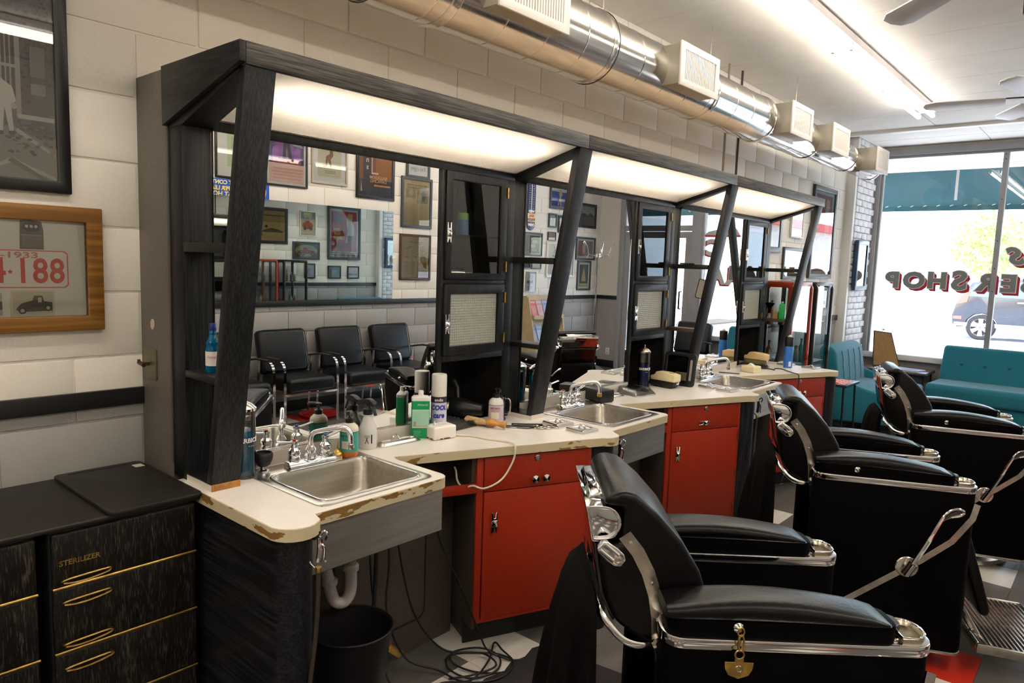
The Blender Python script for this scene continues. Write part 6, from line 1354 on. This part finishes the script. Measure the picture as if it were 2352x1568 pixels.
def a_ads(A):
    for i in range(26):
        u, v = random.uniform(.02, .75), random.uniform(.42, .93); A.r(u, v, u+random.uniform(.04, .18), v+random.uniform(.008, .03), random.choice([(.2, .16, .1), (.4, .32, .18), (.3, .25, .16)]))
    A.r(.45, .02, .97, .46, (.66, .55, .36)); A.lines(.5, .92, .06, .40, 10, (.35, .28, .16), .4, .3); A.r(.02, .02, .42, .40, (.50, .35, .10)); A.lines(.05, .38, .05, .36, 8, (.25, .18, .06), .5, .4); return A
P('walnut framed page of old newspaper advertisements', 4.360, 4.838, 1.341, 1.872, .028, WALNUT, a_ads, (.60, .50, .30))
t = thing('cartoon_sign', 'blue tin sign with yellow block lettering above the wide mirror', 'sign', (XO-.002, 2.32, 2.17)); M = face((0, 0, 0), '-x')
MB().prism(rrect(-.41, -.085, .41, .085, .025), .0, .004, 'z', M).build('plate', flat((.01, .10, .55), .3), t)
for s_, x, z, sz, c in (("IF YOU CAN'T CONTROL", -.03, .053, .050, (.80, .74, .45)), ('YOUR TEMPER LEAVE IT', .01, .0, .052, (.82, .66, .22)), ('AT HOME', .10, -.052, .060, (.82, .66, .22))):
    text(s_, sz, flat((.02, .02, .04)), t, M @ Matrix.Translation((x+.003, z-.004, .0045)), .0003, .004, shear=-.1); text(s_, sz, flat(c), t, M @ Matrix.Translation((x, z, .0052)), .0003, .002, shear=-.1)
MB().prism([(.035*math.cos(i*PI/8)-.345, .055*math.sin(i*PI/8)) for i in range(16)], .004, .0048, 'z', M).build('orange_disc', flat((.75, .35, .15)), t)
# second mirror: thermometer and the picture cluster
t = thing('wall_thermometer', 'tall navy advertising thermometer with rounded ends on the far wall', 'thermometer', (XO-.003, 6.69, 2.41)); M = face((0, 0, 0), '-x')
MB().prism(rrect(-.088, -.375, .088, .375, .085), 0, .012, 'z', M).build('plate', flat((.015, .02, .09), .3), t, .002); MB().box(-.006, -.14, .012, .006, .34, .016, M).build('glass_tube', flat((.75, .75, .78), .1), t)
A = Art(.176, .75)
for i in range(14): A.r(.40, .40+i*.04, .46, .405+i*.04, (.7, .7, .75)); A.r(.54, .40+i*.04, .60, .405+i*.04, (.7, .7, .75)); A.t(str(120-i*10), .24, .40+(13-i)*.04, .032, (.75, .75, .8)); A.t(str(120-i*10), .76, .40+(13-i)*.04, .032, (.75, .75, .8))
A.r(.04, .16, .96, .31, (.80, .62, .25)); A.t('WEED', .5, .345, .06, (.85, .85, .85), .003); A.t('MAIL', .5, .265, .065, (.65, .08, .12), .003); A.t('POUCH', .5, .195, .06, (.05, .05, .1), .003); A.t('CHEW', .5, .10, .06, (.85, .85, .85), .003); A.build(t, M @ Matrix.Translation((0, 0, .0125)))
def a_pin(A): A.r(0, .72, 1, .86, (.70, .62, .62)); A.p([(.46, .08), (.50, .45), (.42, .62), (.50, .82), (.58, .80), (.60, .60), (.56, .45), (.66, .08), (.60, .08), (.54, .35), (.52, .08)], (.66, .42, .26)); A.r(0, 0, 1, .05, (.55, .45, .62)); return A
P('slate framed bright blue figure print near the thermometer', 7.10, 7.62, 2.368, 2.735, .03, GREYFR, a_pin, (.03, .07, .42))
P('tiny slate framed white card below the blue print', 7.088, 7.278, 2.10, 2.302, .026, GREYFR, lambda A: A.lines(.2, .8, .15, .85, 7, (.35, .38, .42), .5, .3), (.70, .73, .76))
P('narrow slate framed pink and black print', 7.318, 7.500, 2.038, 2.290, .024, GREYFR, lambda A: A.r(.2, .5, .9, .85, (.65, .25, .30)).r(.2, .1, .9, .3, (.6, .65, .68)), (.16, .16, .18))
P('tiny frameless pink notice with thin dark edge', 7.085, 7.266, 1.918, 2.040, .008, GREYFR, lambda A: A.lines(.15, .85, .25, .8, 3, (.62, .35, .35), .3, .2), (.72, .58, .58))
def a_cad(A): A.r(.08, .08, .6, .92, (.13, .17, .16)); A.e(.32, .62, .14, .1, (.45, .5, .48)); A.e(.4, .42, .14, .1, (.5, .55, .52)); A.e(.35, .24, .14, .08, (.45, .5, .48)); A.t('Cadillac', .33, .83, .11, (.55, .6, .56)); A.r(.62, .15, .92, .9, (.62, .68, .58)); return A
P('slate framed dark green car club photograph', 6.50, 6.962, 1.684, 2.010, .02, GREYFR, a_cad, (.76, .77, .72))
P('white framed pale collage with green leaf sketch', 7.075, 7.742, 1.390, 1.902, .028, WHFR, lambda A: A.r(.1, .05, .9, .45, (.72, .66, .60)).e(.5, .7, .3, .2, (.50, .56, .42)).r(.3, .85, .7, .95, (.70, .55, .50)), (.76, .75, .70))
P('black framed dark landscape photograph near the corner', 7.828, 8.272, 2.145, 2.512, .04, BLKFR, lambda A: A.r(0, 0, 1, .55, (.09, .10, .10)).e(.3, .55, .18, .1, (.05, .06, .06)).e(.75, .52, .2, .1, (.05, .06, .06)), (.36, .38, .40))
P('slate framed group photograph behind the coat tree', 7.778, 8.282, 1.662, 2.006, .028, GREYFR, lambda A: A.r(.08, .1, .92, .9, (.28, .20, .17)).e(.35, .45, .08, .3, (.25, .35, .5)).e(.6, .5, .09, .3, (.6, .5, .42)).e(.78, .45, .07, .28, (.5, .12, .1)), (.66, .66, .66))
P('slate framed sailing ship print above the dark rail', 7.838, 8.190, 1.200, 1.652, .028, GREYFR, lambda A: A.r(.12, .08, .88, .92, (.10, .11, .10)).p([(.3, .28), (.5, .85), (.62, .60), (.72, .28)], (.52, .42, .20)).r(.15, .1, .85, .2, (.6, .45, .12)), (.68, .68, .62))
P('white canvas with grey hand drawn lettering beside the rack', 6.598, 6.852, 1.186, 1.472, .006, WHFR, lambda A: A.e(.5, .2, .2, .12, (.36, .36, .36)).e(.5, .45, .16, .14, (.32, .32, .32)).e(.4, .72, .2, .14, (.36, .36, .36)).t('Script', .5, .5, .2, (.15, .15, .15), .004), (.76, .75, .74))
P('tiny dark framed photograph next to a tiny white certificate', 6.530, 6.722, 1.506, 1.603, .018, GREYFR, lambda A: A.r(.2, .2, .8, .8, (.2, .22, .25)), (.12, .13, .14))
P('tiny slate framed white certificate under the car club photograph', 6.738, 6.956, 1.503, 1.603, .018, GREYFR, lambda A: A.lines(.2, .8, .2, .8, 3, (.5, .52, .55), .3, .2), (.74, .76, .80))
